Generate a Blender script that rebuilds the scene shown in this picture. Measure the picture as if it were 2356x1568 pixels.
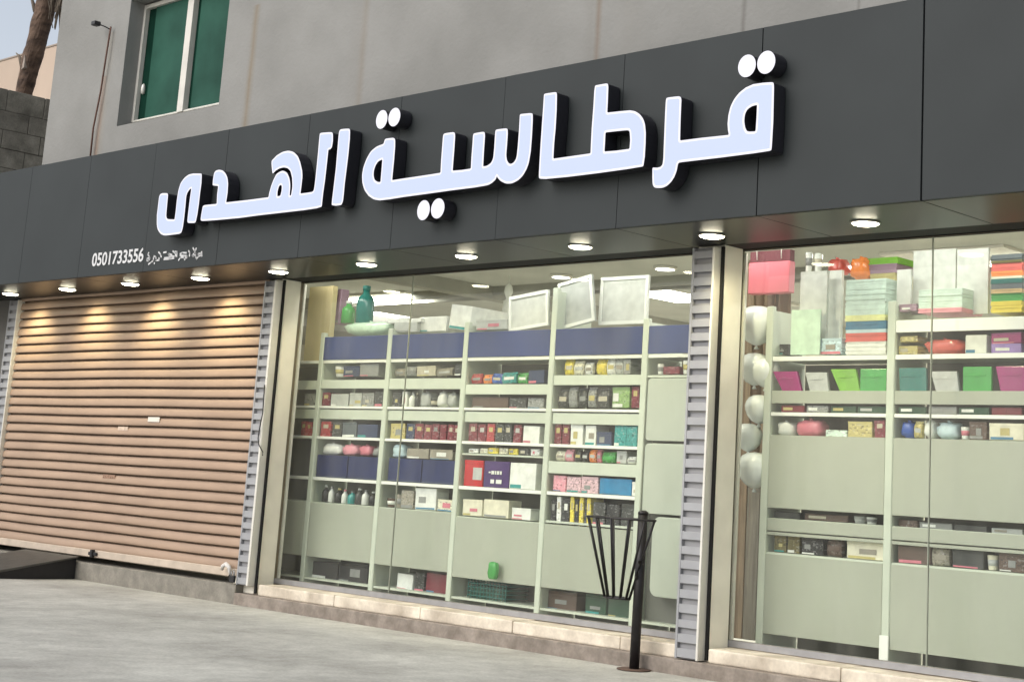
import bpy, bmesh, math, random
from mathutils import Vector, Matrix
from math import sin, cos, pi, radians
random.seed(7)
S = bpy.context.scene
for o in list(bpy.data.objects): bpy.data.objects.remove(o)
COL = S.collection
# ------------------------------------------------------------------ camera
cam_d = bpy.data.cameras.new('camera'); cam = bpy.data.objects.new('camera', cam_d); COL.objects.link(cam)
S.camera = cam
_a, _b, _c = -0.7697, 0.1937, 0.0614
fwd = Vector((sin(_a)*cos(_b), cos(_a)*cos(_b), sin(_b)))
rt = Vector((cos(_a), -sin(_a), 0)); up = rt.cross(fwd)
r2 = rt*cos(_c)+up*sin(_c); u2 = -rt*sin(_c)+up*cos(_c)
M = Matrix((r2, u2, -fwd)).transposed().to_4x4(); M.translation = Vector((0, -8.5, 1.27))
cam.matrix_world = M
cam_d.sensor_width = 36; cam_d.lens = 3660.3254/2356*36
cam_d.shift_x = -(1293.67-1178)/2356; cam_d.shift_y = -(784-411.1)/2356
cam_d.clip_end = 500; cam_d.clip_start = .05
# ------------------------------------------------------------------ sky, sun, exposure
W = bpy.data.worlds.new('World'); S.world = W; W.use_nodes = True
nt = W.node_tree; bg = nt.nodes['Background']
sky = nt.nodes.new('ShaderNodeTexSky'); sky.sky_type = 'NISHITA'; sky.sun_disc = False
SUN_EL, SUN_AZ = radians(38), radians(196)
sky.sun_elevation = SUN_EL; sky.sun_rotation = SUN_AZ
sky.air_density = 1.0; sky.dust_density = 3.0; sky.ozone_density = 1.0
hs = nt.nodes.new('ShaderNodeHueSaturation'); hs.inputs['Saturation'].default_value = .42
nt.links.new(sky.outputs[0], hs.inputs['Color']); nt.links.new(hs.outputs[0], bg.inputs[0]); bg.inputs[1].default_value = 0.15
sd = bpy.data.lights.new('sun', 'SUN'); sun = bpy.data.objects.new('sun', sd); COL.objects.link(sun)
sd.energy = 0.55; sd.angle = radians(50); sd.color = (1, .99, .975)
sdir = Vector((sin(SUN_AZ)*cos(SUN_EL), cos(SUN_AZ)*cos(SUN_EL), sin(SUN_EL)))
sun.rotation_euler = (-sdir).to_track_quat('-Z', 'Y').to_euler()
S.view_settings.view_transform = 'Standard'; S.view_settings.look = 'None'
S.view_settings.exposure = 0.42; S.view_settings.gamma = 1
S.render.engine = 'CYCLES'
S.cycles.max_bounces = 8; S.cycles.transparent_max_bounces = 16; S.cycles.sample_clamp_indirect = 6

# ------------------------------------------------------------------ materials
MATS = {}
def mat(name, col, rough=.6, metal=0, noise=0, scale=8, bump=0, bscale=60, col2=None, stretch=None, spec=.5, detail=6, speck=0):
    if name in MATS: return MATS[name]
    m = bpy.data.materials.new(name); m.use_nodes = True; MATS[name] = m
    n = m.node_tree; p = n.nodes['Principled BSDF']
    p.inputs['Base Color'].default_value = (*col, 1); p.inputs['Roughness'].default_value = rough
    p.inputs['Metallic'].default_value = metal; p.inputs['Specular IOR Level'].default_value = spec
    tc = n.nodes.new('ShaderNodeTexCoord'); mp = n.nodes.new('ShaderNodeMapping')
    n.links.new(tc.outputs['Object'], mp.inputs[0])
    if stretch: mp.inputs['Scale'].default_value = stretch
    if noise or col2:
        t = n.nodes.new('ShaderNodeTexNoise'); t.inputs['Scale'].default_value = scale; t.inputs['Detail'].default_value = detail
        n.links.new(mp.outputs[0], t.inputs['Vector'])
        r = n.nodes.new('ShaderNodeValToRGB'); r.color_ramp.elements[0].position = .3; r.color_ramp.elements[1].position = .7
        lo = [c*(1-noise) for c in col]; hi = [min(1, c*(1+noise)) for c in (col2 or col)]
        r.color_ramp.elements[0].color = (*lo, 1); r.color_ramp.elements[1].color = (*hi, 1)
        n.links.new(t.outputs['Fac'], r.inputs[0]); n.links.new(r.outputs[0], p.inputs['Base Color'])
    if speck:
        t3 = n.nodes.new('ShaderNodeTexNoise'); t3.inputs['Scale'].default_value = 45; t3.inputs['Detail'].default_value = 8; n.links.new(mp.outputs[0], t3.inputs['Vector'])
        t4 = n.nodes.new('ShaderNodeTexNoise'); t4.inputs['Scale'].default_value = 7; t4.inputs['Detail'].default_value = 10; n.links.new(mp.outputs[0], t4.inputs['Vector'])
        ad = n.nodes.new('ShaderNodeMath'); ad.operation = 'ADD'; n.links.new(t3.outputs['Fac'], ad.inputs[0]); n.links.new(t4.outputs['Fac'], ad.inputs[1])
        mr = n.nodes.new('ShaderNodeMapRange'); mr.inputs[1].default_value = .7; mr.inputs[2].default_value = 1.3; mr.inputs[3].default_value = 1-speck; mr.inputs[4].default_value = 1+speck; n.links.new(ad.outputs[0], mr.inputs[0])
        mu = n.nodes.new('ShaderNodeMix'); mu.data_type = 'RGBA'; mu.blend_type = 'MULTIPLY'; mu.inputs[0].default_value = 1; n.links.new(r.outputs[0], mu.inputs[6]); n.links.new(mr.outputs[0], mu.inputs[7]); n.links.new(mu.outputs[2], p.inputs['Base Color'])
    if bump:
        b = n.nodes.new('ShaderNodeBump'); b.inputs['Strength'].default_value = bump; b.inputs['Distance'].default_value = .01
        t2 = n.nodes.new('ShaderNodeTexNoise'); t2.inputs['Scale'].default_value = bscale; t2.inputs['Detail'].default_value = 5
        n.links.new(mp.outputs[0], t2.inputs['Vector']); n.links.new(t2.outputs['Fac'], b.inputs['Height']); n.links.new(b.outputs[0], p.inputs['Normal'])
    return m
def emit(name, col, s):
    if name in MATS: return MATS[name]
    m = bpy.data.materials.new(name); m.use_nodes = True; MATS[name] = m
    p = m.node_tree.nodes['Principled BSDF']; p.inputs['Base Color'].default_value = (*[c*.05 for c in col], 1)
    p.inputs['Emission Color'].default_value = (*col, 1); p.inputs['Emission Strength'].default_value = s
    return m
def glassmat(name, tint=(1, 1, 1), ior=1.45):
    m = bpy.data.materials.new(name); m.use_nodes = True; n = m.node_tree; n.nodes.clear()
    o = n.nodes.new('ShaderNodeOutputMaterial'); mx = n.nodes.new('ShaderNodeMixShader')
    t = n.nodes.new('ShaderNodeBsdfTransparent'); t.inputs[0].default_value = (*tint, 1)
    g = n.nodes.new('ShaderNodeBsdfGlossy'); g.inputs['Roughness'].default_value = .01
    f = n.nodes.new('ShaderNodeFresnel'); f.inputs[0].default_value = ior
    ge = n.nodes.new('ShaderNodeNewGeometry'); sb = n.nodes.new('ShaderNodeMath'); sb.operation = 'SUBTRACT'; sb.inputs[0].default_value = 1; f.inputs[0].default_value = 1.38; n.links.new(ge.outputs['Backfacing'], sb.inputs[1])
    ml = n.nodes.new('ShaderNodeMath'); ml.operation = 'MULTIPLY'; n.links.new(sb.outputs[0], ml.inputs[0]); n.links.new(f.outputs[0], ml.inputs[1]); n.links.new(ml.outputs[0], mx.inputs[0]); df = n.nodes.new('ShaderNodeBsdfDiffuse'); df.inputs[0].default_value = (.55, .55, .50, 1); md = n.nodes.new('ShaderNodeMixShader')
    tc = n.nodes.new('ShaderNodeTexCoord'); mp = n.nodes.new('ShaderNodeMapping'); mp.inputs['Scale'].default_value = (3, 1, .5); n.links.new(tc.outputs['Object'], mp.inputs[0])
    tn = n.nodes.new('ShaderNodeTexNoise'); tn.inputs['Scale'].default_value = 1.6; tn.inputs['Detail'].default_value = 9; n.links.new(mp.outputs[0], tn.inputs['Vector'])
    mr = n.nodes.new('ShaderNodeMapRange'); mr.inputs[1].default_value = .3; mr.inputs[2].default_value = .75; mr.inputs[3].default_value = .008; mr.inputs[4].default_value = .055; n.links.new(tn.outputs['Fac'], mr.inputs[0])
    n.links.new(mr.outputs[0], md.inputs[0]); n.links.new(t.outputs[0], md.inputs[1]); n.links.new(df.outputs[0], md.inputs[2]); n.links.new(md.outputs[0], mx.inputs[1]); n.links.new(g.outputs[0], mx.inputs[2]); n.links.new(mx.outputs[0], o.inputs[0])
    return m
# plaster wall with rusty drip streaks and joints that belong to the wall
def wall_material():
    m = bpy.data.materials.new('plaster'); m.use_nodes = True; n = m.node_tree; p = n.nodes['Principled BSDF']; L = n.links.new
    p.inputs['Roughness'].default_value = .85; p.inputs['Specular IOR Level'].default_value = .2
    tc = n.nodes.new('ShaderNodeTexCoord'); sp = n.nodes.new('ShaderNodeSeparateXYZ'); L(tc.outputs['Object'], sp.inputs[0])
    def math_(op, a, b=None, c=None):
        q = n.nodes.new('ShaderNodeMath'); q.operation = op; q.use_clamp = False
        for i, v in enumerate((a, b, c)):
            if v is None: continue
            if isinstance(v, (int, float)): q.inputs[i].default_value = v
            else: L(v, q.inputs[i])
        return q.outputs[0]
    def noise(scale, det=5, st=None):
        mp = n.nodes.new('ShaderNodeMapping'); L(tc.outputs['Object'], mp.inputs[0])
        if st: mp.inputs['Scale'].default_value = st
        t = n.nodes.new('ShaderNodeTexNoise'); t.inputs['Scale'].default_value = scale; t.inputs['Detail'].default_value = det
        L(mp.outputs[0], t.inputs['Vector']); return t.outputs['Fac']
    n1 = noise(1.1, 8); n2 = noise(7, 6); n3 = noise(3, 6, (6, 6, .35))
    base = n.nodes.new('ShaderNodeValToRGB'); base.color_ramp.elements[0].position = .32; base.color_ramp.elements[1].position = .68
    base.color_ramp.elements[0].color = (.215, .213, .20, 1); base.color_ramp.elements[1].color = (.275, .272, .258, 1); L(n1, base.inputs[0])
    cur = base.outputs[0]
    def mixc(fac, col):
        nonlocal cur
        x = n.nodes.new('ShaderNodeMix'); x.data_type = 'RGBA'; L(fac, x.inputs[0]); L(cur, x.inputs[6]); x.inputs[7].default_value = (*col, 1); cur = x.outputs[2]
    mixc(math_('MULTIPLY', math_('SUBTRACT', n2, .5), .5), (.22, .215, .20))
    wob = math_('MULTIPLY', math_('SUBTRACT', noise(2.5, 4, (1, 1, 1)), .5), .05)
    xx = math_('ADD', sp.outputs[0], wob)
    def streak(x0, w, z0, z1, col, amt):
        d = math_('ABSOLUTE', math_('SUBTRACT', xx, x0)); a = math_('SUBTRACT', 1, math_('DIVIDE', d, w)); a = math_('MAXIMUM', a, 0)
        zz = math_('MULTIPLY', math_('GREATER_THAN', sp.outputs[2], z0), math_('LESS_THAN', sp.outputs[2], z1))
        a = math_('MULTIPLY', math_('MULTIPLY', a, zz), math_('MULTIPLY', math_('ADD', n3, .25), amt*.75)); a = math_('MINIMUM', a, 1)
        mixc(a, col)
    streak(-12.91, .075, 4.0, 5.85, (.20, .135, .06), .75); streak(-12.98, .06, 4.0, 6.6, (.25, .24, .22), .5)
    streak(-11.17, .07, 4.0, 7, (.2, .15, .10), .55); streak(-11.25, .16, 4.0, 7, (.22, .21, .19), .45)
    streak(-8.24, .045, 4.0, 7, (.17, .10, .05), .8); streak(-8.31, .1, 4.0, 7, (.2, .19, .17), .45)
    streak(-6.80, .03, 4.6, 7, (.10, .09, .08), .9); streak(-7.9, .2, 4.0, 7, (.25, .24, .22), .5); streak(-5.83, .02, 4.0, 7, (.12, .11, .1), .8)
    streak(-15.72, .07, 4.0, 5.5, (.24, .11, .06), .8); streak(-15.69, .12, 4.0, 6.0, (.3, .26, .2), .5)
    L(cur, p.inputs['Base Color'])
    b = n.nodes.new('ShaderNodeBump'); b.inputs['Strength'].default_value = .35; b.inputs['Distance'].default_value = .012
    L(noise(26, 8), b.inputs['Height']); L(b.outputs[0], p.inputs['Normal'])
    return m
PLASTER = wall_material()
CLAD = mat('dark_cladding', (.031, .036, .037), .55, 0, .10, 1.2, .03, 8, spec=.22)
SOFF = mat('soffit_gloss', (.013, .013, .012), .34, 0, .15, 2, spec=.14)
GAPM = mat('black_gap', (.006, .006, .006), .9)
ALU = mat('aluminium_grey', (.33, .335, .35), .5, .2, .08, 5)
ALUW = mat('aluminium_pale', (.68, .66, .60), .4, .15, .06, 5)
RECESS = mat('guide_recess', (.30, .30, .31), .6, .2, .1, 4)
CREAM = mat('cream_tile', (.84, .80, .69), .35, 0, .07, 4, .05, 30)
MARBLE = mat('cream_marble', (.54, .46, .36), .55, 0, .2, 3.5, .15, 20, col2=(.62, .56, .46), speck=.1)
RED_STONE = mat('brown_stone', (.20, .165, .135), .75, 0, .18, 9, .2, 40, col2=(.24, .205, .175), speck=.15)
CONC = mat('concrete_step', (.21, .195, .165), .85, 0, .14, 7, .3, 50, speck=.15)
BROWNFR = mat('bronze_frame', (.19, .155, .11), .4, .4, .1, 5)
WHITEFR = mat('white_frame', (.62, .60, .54), .5, 0, .08, 5)
BLACKM = mat('black_paint', (.012, .012, .014), .45, 0, .2, 20, .1, 60)
SHELF = mat('shelf_paint', (.52, .57, .48), .5, 0, .05, 3)
LIP = mat('shelf_lip', (.78, .80, .75), .4, 0, .04, 3)
PANEL = mat('shelf_panel', (.355, .38, .31), .42, 0, .06, 1.2)
HEADER = mat('blue_header', (.020, .038, .15), .6, 0, .2, 1.5)
SHOPGLASS = glassmat('shop_glass', (.98, .99, .975)); 
STEELW = mat('galvanised', (.3, .3, .31), .5, .5, .1, 10)

# ------------------------------------------------------------------ mesh helpers
class MB:
    def __init__(s): s.v = []; s.f = []; s.m = []; s.mats = []; s.sm = []
    def mi(s, m):
        if m not in s.mats: s.mats.append(m)
        return s.mats.index(m)
    def box(s, x0, x1, y0, y1, z0, z1, m, R=None):
        i = len(s.v); P = [(x0, y0, z0), (x1, y0, z0), (x1, y1, z0), (x0, y1, z0), (x0, y0, z1), (x1, y0, z1), (x1, y1, z1), (x0, y1, z1)]
        if R: P = [tuple(R @ Vector(p)) for p in P]
        s.v += P; k = s.mi(m)
        for f in ((0, 3, 2, 1), (4, 5, 6, 7), (0, 1, 5, 4), (1, 2, 6, 5), (2, 3, 7, 6), (3, 0, 4, 7)): s.f.append([i+q for q in f]); s.m.append(k); s.sm.append(False)
        return s
    def face(s, pts, m, smooth=False):
        i = len(s.v); s.v += [tuple(p) for p in pts]; s.f.append(list(range(i, i+len(pts)))); s.m.append(s.mi(m)); s.sm.append(smooth); return s
    def prism(s, prof, axis, a, b, m, smooth=False):   # prof: list of 2-D points, extruded along axis
        def P(u, v, w): return {'x': (w, u, v), 'y': (u, w, v), 'z': (u, v, w)}[axis]
        n = len(prof); i = len(s.v); k = s.mi(m)
        s.v += [P(u, v, a) for u, v in prof]+[P(u, v, b) for u, v in prof]
        for j in range(n): s.f.append([i+j, i+(j+1) % n, i+n+(j+1) % n, i+n+j]); s.m.append(k); s.sm.append(smooth)
        s.f.append([i+j for j in range(n)][::-1]); s.m.append(k); s.sm.append(False); s.f.append([i+n+j for j in range(n)]); s.m.append(k); s.sm.append(False)
        return s
    def tube(s, pts, r, m, n=8, closed=False):
        k = s.mi(m); pts = [Vector(p) for p in pts]; N = len(pts); i = len(s.v)
        rr = r if isinstance(r, (list, tuple)) else [r]*N
        for j, p in enumerate(pts):
            if closed: d = pts[(j+1) % N]-pts[j-1]
            else: d = pts[min(j+1, N-1)]-pts[max(j-1, 0)]
            d.normalize(); u = d.orthogonal().normalized() if abs(d.z) < .9 else Vector((1, 0, 0)); u = (u-d*u.dot(d)).normalized()
            if abs(d.z) < .9: u = Vector((0, 0, 1)); u = (u-d*u.dot(d)).normalized()
            w = d.cross(u)
            for q in range(n): t = 2*pi*q/n; s.v.append(tuple(p+(u*cos(t)+w*sin(t))*rr[j]))
        for j in range(N if closed else N-1):
            a = i+j*n; b = i+((j+1) % N)*n
            for q in range(n): s.f.append([a+q, a+(q+1) % n, b+(q+1) % n, b+q]); s.m.append(k); s.sm.append(True)
        if not closed:
            s.f.append([i+q for q in range(n)][::-1]); s.m.append(k); s.sm.append(False); s.f.append([i+(N-1)*n+q for q in range(n)]); s.m.append(k); s.sm.append(False)
        return s
    def lathe(s, prof, cx, cy, m, n=20, z0=0, R=None):
        k = s.mi(m); i = len(s.v)
        for r, z in prof:
            for q in range(n):
                t = 2*pi*q/n; p = Vector((cx+r*cos(t), cy+r*sin(t), z0+z)); s.v.append(tuple(R @ p if R else p))
        for j in range(len(prof)-1):
            for q in range(n): a = i+j*n; s.f.append([a+q, a+(q+1) % n, a+n+(q+1) % n, a+n+q]); s.m.append(k); s.sm.append(True)
        s.f.append([i+q for q in range(n)][::-1]); s.m.append(k); s.sm.append(False); e = i+(len(prof)-1)*n; s.f.append([e+q for q in range(n)]); s.m.append(k); s.sm.append(False)
        return s
    def build(s, name, parent=None, bevel=0, seg=1, origin=None):
        me = bpy.data.meshes.new(name)
        o0 = Vector(origin) if origin else Vector((0, 0, 0))
        me.from_pydata([tuple(Vector(v)-o0) for v in s.v], [], s.f)
        for m in s.mats: me.materials.append(m)
        for p, k, q in zip(me.polygons, s.m, s.sm): p.material_index = k; p.use_smooth = q
        bm = bmesh.new(); bm.from_mesh(me); bmesh.ops.remove_doubles(bm, verts=bm.verts, dist=1e-5); bmesh.ops.recalc_face_normals(bm, faces=bm.faces)
        if bevel: bmesh.ops.bevel(bm, geom=list(bm.edges), offset=bevel, segments=seg, profile=.6, affect='EDGES', clamp_overlap=True)
        bm.to_mesh(me); bm.free(); me.update()
        o = bpy.data.objects.new(name, me); COL.objects.link(o); o.location = o0
        if parent: o.parent = parent; o.location = o0-wloc(parent)
        return o
def wloc(o):
    v = Vector(o.location)
    while o.parent: o = o.parent; v += o.location
    return v
def tag(o, label=None, cat=None, group=None, kind=None):
    if label: o['label'] = label
    if cat: o['category'] = cat
    if group: o['group'] = group
    if kind: o['kind'] = kind
    return o
def empty(name, loc, label, cat, group=None, kind=None):
    o = bpy.data.objects.new(name, None); COL.objects.link(o); o.location = loc; return tag(o, label, cat, group, kind)
def B(x0, x1, y0, y1, z0, z1, m): return MB().box(x0, x1, y0, y1, z0, z1, m)

# ------------------------------------------------------------------ setting
def ground():
    m = mat('ground_concrete', (.40, .39, .355), .92, 0, .13, 1.3, .4, 28, col2=(.45, .445, .405), stretch=(1, .8, 1), spec=.1, detail=15, speck=.17)
    NX, NY = 60, 50
    mb = MB(); k = mb.mi(m)
    xs = [-400, -120, -50]+[-30+i*.6 for i in range(51)]+[20, 60, 200, 400]; ys = [-400, -100, -40, -20]+[-10+i*.4 for i in range(28)]+[1.3, 30, 120, 400]
    rnd = random.Random(3)
    for y in ys:
        for x in xs: mb.v.append((x, y, .018+(rnd.uniform(-.006, .006) if -30 < x < 0 and -10 < y < .5 else 0)))
    n = len(xs)
    for j in range(len(ys)-1):
        for i in range(n-1): a = j*n+i; mb.f.append([a, a+1, a+n+1, a+n]); mb.m.append(k); mb.sm.append(True)
    tag(mb.build('ground'), kind='structure')
ground()
# steps below the shop front
FX0, FX1 = -22.0, -2.0
XG2 = -13.0     # where the shutter bay step ends and the window step begins
st = empty('shop_step', (-12, .9, 0), 'low concrete and stone step running along the foot of the shop front', 'step')
B(FX0, -13.12, .86, 1.5, -.05, .205, CONC).build('concrete_step', st, .006)
B(-13.118, FX1, .85, 1.5, -.05, .128, RED_STONE).build('stone_step', st, .006)
mb = MB(); x = -12.84
rnd = random.Random(5)
while x < FX1-.1:
    x2 = min(x+1.15+rnd.uniform(-.03, .03), FX1)
    if not (x < -7.4 and x2 > -7.75): mb.box(x, x2-.006, .925+rnd.uniform(-.003, .003), 1.40, .128, .226+rnd.uniform(-.003, .003), MARBLE)
    elif x < -7.68: mb.box(x, -7.68, .925, 1.40, .128, .226, MARBLE); x2 = -7.38
    x = x2
mb.build('marble_sill', st, .012, 2)
# ramp up to the shutter
rp = empty('access_ramp', (-16.65, .2, .018), 'dark steel ramp plate leading up to the brown roller shutter', 'ramp')
STEELP = mat('ramp_steel', (.10, .098, .09), .5, .5, .2, 8, .3, 40)
MB().prism([(-.52, .0), (-.52, .03), (.855, .262), (.855, .245)], 'x', -17.22, -16.05, STEELP).build('ramp_plate', rp, .002)
mb = MB()
for xx in (-17.16, -16.65, -16.12): mb.prism([(-.45, .018), (-.45, .02), (.85, .24), (.85, .018)], 'x', xx, xx+.04, BLACKM)
mb.build('ramp_shade_support', rp)  # solid black wedge supports stand in for the shaded void under the plate
# concrete upper building
bd = empty('shop_building', (-10, .3, 0), 'grey plastered upper storey above the dark sign fascia', 'building')
YW = .3; X0, X1, Z0, Z1 = -16.9, 3.0, 3.2, 11.0; wx0, wx1, wz0, wz1 = -15.34, -13.41, 4.88, 6.32
mb = MB()
def quad(x0, x1, z0, z1): mb.face([(x0, YW, z0), (x1, YW, z0), (x1, YW, z1), (x0, YW, z1)], PLASTER)
quad(X0, wx0, Z0, Z1); quad(wx1, X1, Z0, Z1); quad(wx0, wx1, Z0, wz0); quad(wx0, wx1, wz1, Z1)
D = .58
mb.face([(wx0, YW, wz0), (wx0, YW, wz1), (wx0, D, wz1), (wx0, D, wz0+.075)], PLASTER); mb.face([(wx1, YW, wz0), (wx1, D, wz0+.075), (wx1, D, wz1), (wx1, YW, wz1)], PLASTER)
mb.face([(wx0, YW, wz0), (wx0, D, wz0+.075), (wx1, D, wz0+.075), (wx1, YW, wz0)], PLASTER); mb.face([(wx0, YW, wz1), (wx1, YW, wz1), (wx1, D, wz1), (wx0, D, wz1)], PLASTER)
mb.face([(X0, YW, Z0), (X0, YW, Z1), (X0, 14, Z1), (X0, 14, Z0)], PLASTER); mb.face([(X1, YW, Z0), (X1, 14, Z0), (X1, 14, Z1), (X1, YW, Z1)], PLASTER)
mb.face([(X0, YW, Z1), (X1, YW, Z1), (X1, 14, Z1), (X0, 14, Z1)], PLASTER); mb.face([(X0, 14, Z0), (X0, 14, Z1), (X1, 14, Z1), (X1, 14, Z0)], PLASTER)
mb.build('wall', bd)
# lower building body: pillars between bays, roof slab over the ground floor
B(FX0, X0-.001, .9, 12, 3.25, 4.3, PLASTER).build('lower_roof', bd)
# window of the upper storey
GREENG = mat('green_glass', (.026, .080, .058), .4, 0, .35, 1.5, spec=.04)
DKGREEN = mat('dark_green_glass', (.006, .03, .02), .3, 0, .2, 2, spec=.04)
wn = MB()
yf = .50; zb = 4.957; zt = 6.30
wn.box(wx0, wx0+.045, yf-.03, yf+.05, zb, zt, WHITEFR).box(wx1-.045, wx1, yf-.03, yf+.05, zb, zt, WHITEFR).box(wx0+.045, wx1-.045, yf-.03, yf+.05, zt-.045, zt, WHITEFR)
wn.box(wx0+.045, wx1-.045, yf-.03, yf+.05, zb, zb+.02, WHITEFR).box(-14.43, -14.32, yf-.045, yf+.05, zb+.002, zt-.002, WHITEFR)
wo = wn.build('window', bd, .003)
B(wx0+.045, -15.14, yf+.02, yf+.03, zb+.02, zt-.045, DKGREEN).build('pane', wo)
B(-15.139, -14.43, yf+.008, yf+.018, zb+.02, zt-.045, GREENG).build('pane', wo)
B(-14.319, -14.26, yf+.02, yf+.03, zb+.02, zt-.045, DKGREEN).build('pane', wo)
B(-14.259, wx1-.045, yf+.01, yf+.02, zb+.02, zt-.045, GREENG).build('pane', wo)
MB().lathe([(.001, 0), (.02, .01), (.026, .05), (.02, .1), (.006, .12)], -15.22, yf-.0, ALUW, 10, 5.27).build('handle', wo)
# rusty pipe with a bracket lamp
RUST = mat('rusty_pipe', (.10, .045, .03), .8, 0, .4, 20, .3, 60)
pp = empty('drain_pipe', (-15.7, .25, 4.5), 'thin rusty pipe fixed to the wall left of the green window', 'pipe')
MB().tube([(-15.75, .26, 4.45), (-15.755, .255, 4.9), (-15.70, .26, 5.3), (-15.66, .255, 5.75), (-15.645, .26, 6.05)], .010, RUST, 8).build('pipe', pp)
lp = empty('wall_camera', (-15.8, .2, 6.08), 'small black camera housing on the wall beside the pipe top', 'camera')
MB().box(-15.84, -15.76, .12, .2, 6.06, 6.11, BLACKM).build('housing', lp, .010, 2)
MB().tube([(-15.78, .2, 6.08), (-15.74, .25, 6.06), (-15.72, .3, 6.04)], .007, BLACKM).build('bracket', lp)

# fascia cladding with soffit
FZ0, FZ1 = 3.168, 4.487
fa = empty('sign_fascia', (-10, 0, 3.168), 'long dark grey metal fascia with panel joints carrying the shop sign', 'sign board')
seams = [-5.135-1.265*i for i in range(-3, 14)]
seams = sorted(seams)
rnd = random.Random(11)
for a, b in zip(seams[:-1], seams[1:]):
    g = .002 if abs(b+5.135) > .1 and abs(a+5.135) > .1 else .006
    d = rnd.uniform(-.001, .001)
    B(a+g, b-g, d, .02, FZ0+.003, FZ1, CLAD).build('panel', fa, .001)
B(seams[0], seams[-1], .0205, .296, FZ0+.024, FZ1-.004, mat('core_grey', (.02, .022, .023), .7)).build('core', fa)
for i, (a, b) in enumerate(zip(seams[:-1], seams[1:])):
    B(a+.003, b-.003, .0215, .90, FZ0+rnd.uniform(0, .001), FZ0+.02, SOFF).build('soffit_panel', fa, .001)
B(seams[0], -13.0, .905, 1.4, FZ0+.05, FZ0+.09, GAPM).build('shutter_slot', fa)  # black panels stand in for the shade inside the open slot
B(-13.0, seams[-1], .905, 1.19, FZ0+.012, FZ0+.06, GAPM).build('shutter_slot', fa)
B(seams[0], seams[-1], .297, 1.18, FZ0+.1, FZ0+.16, GAPM).build('core', fa)

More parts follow.
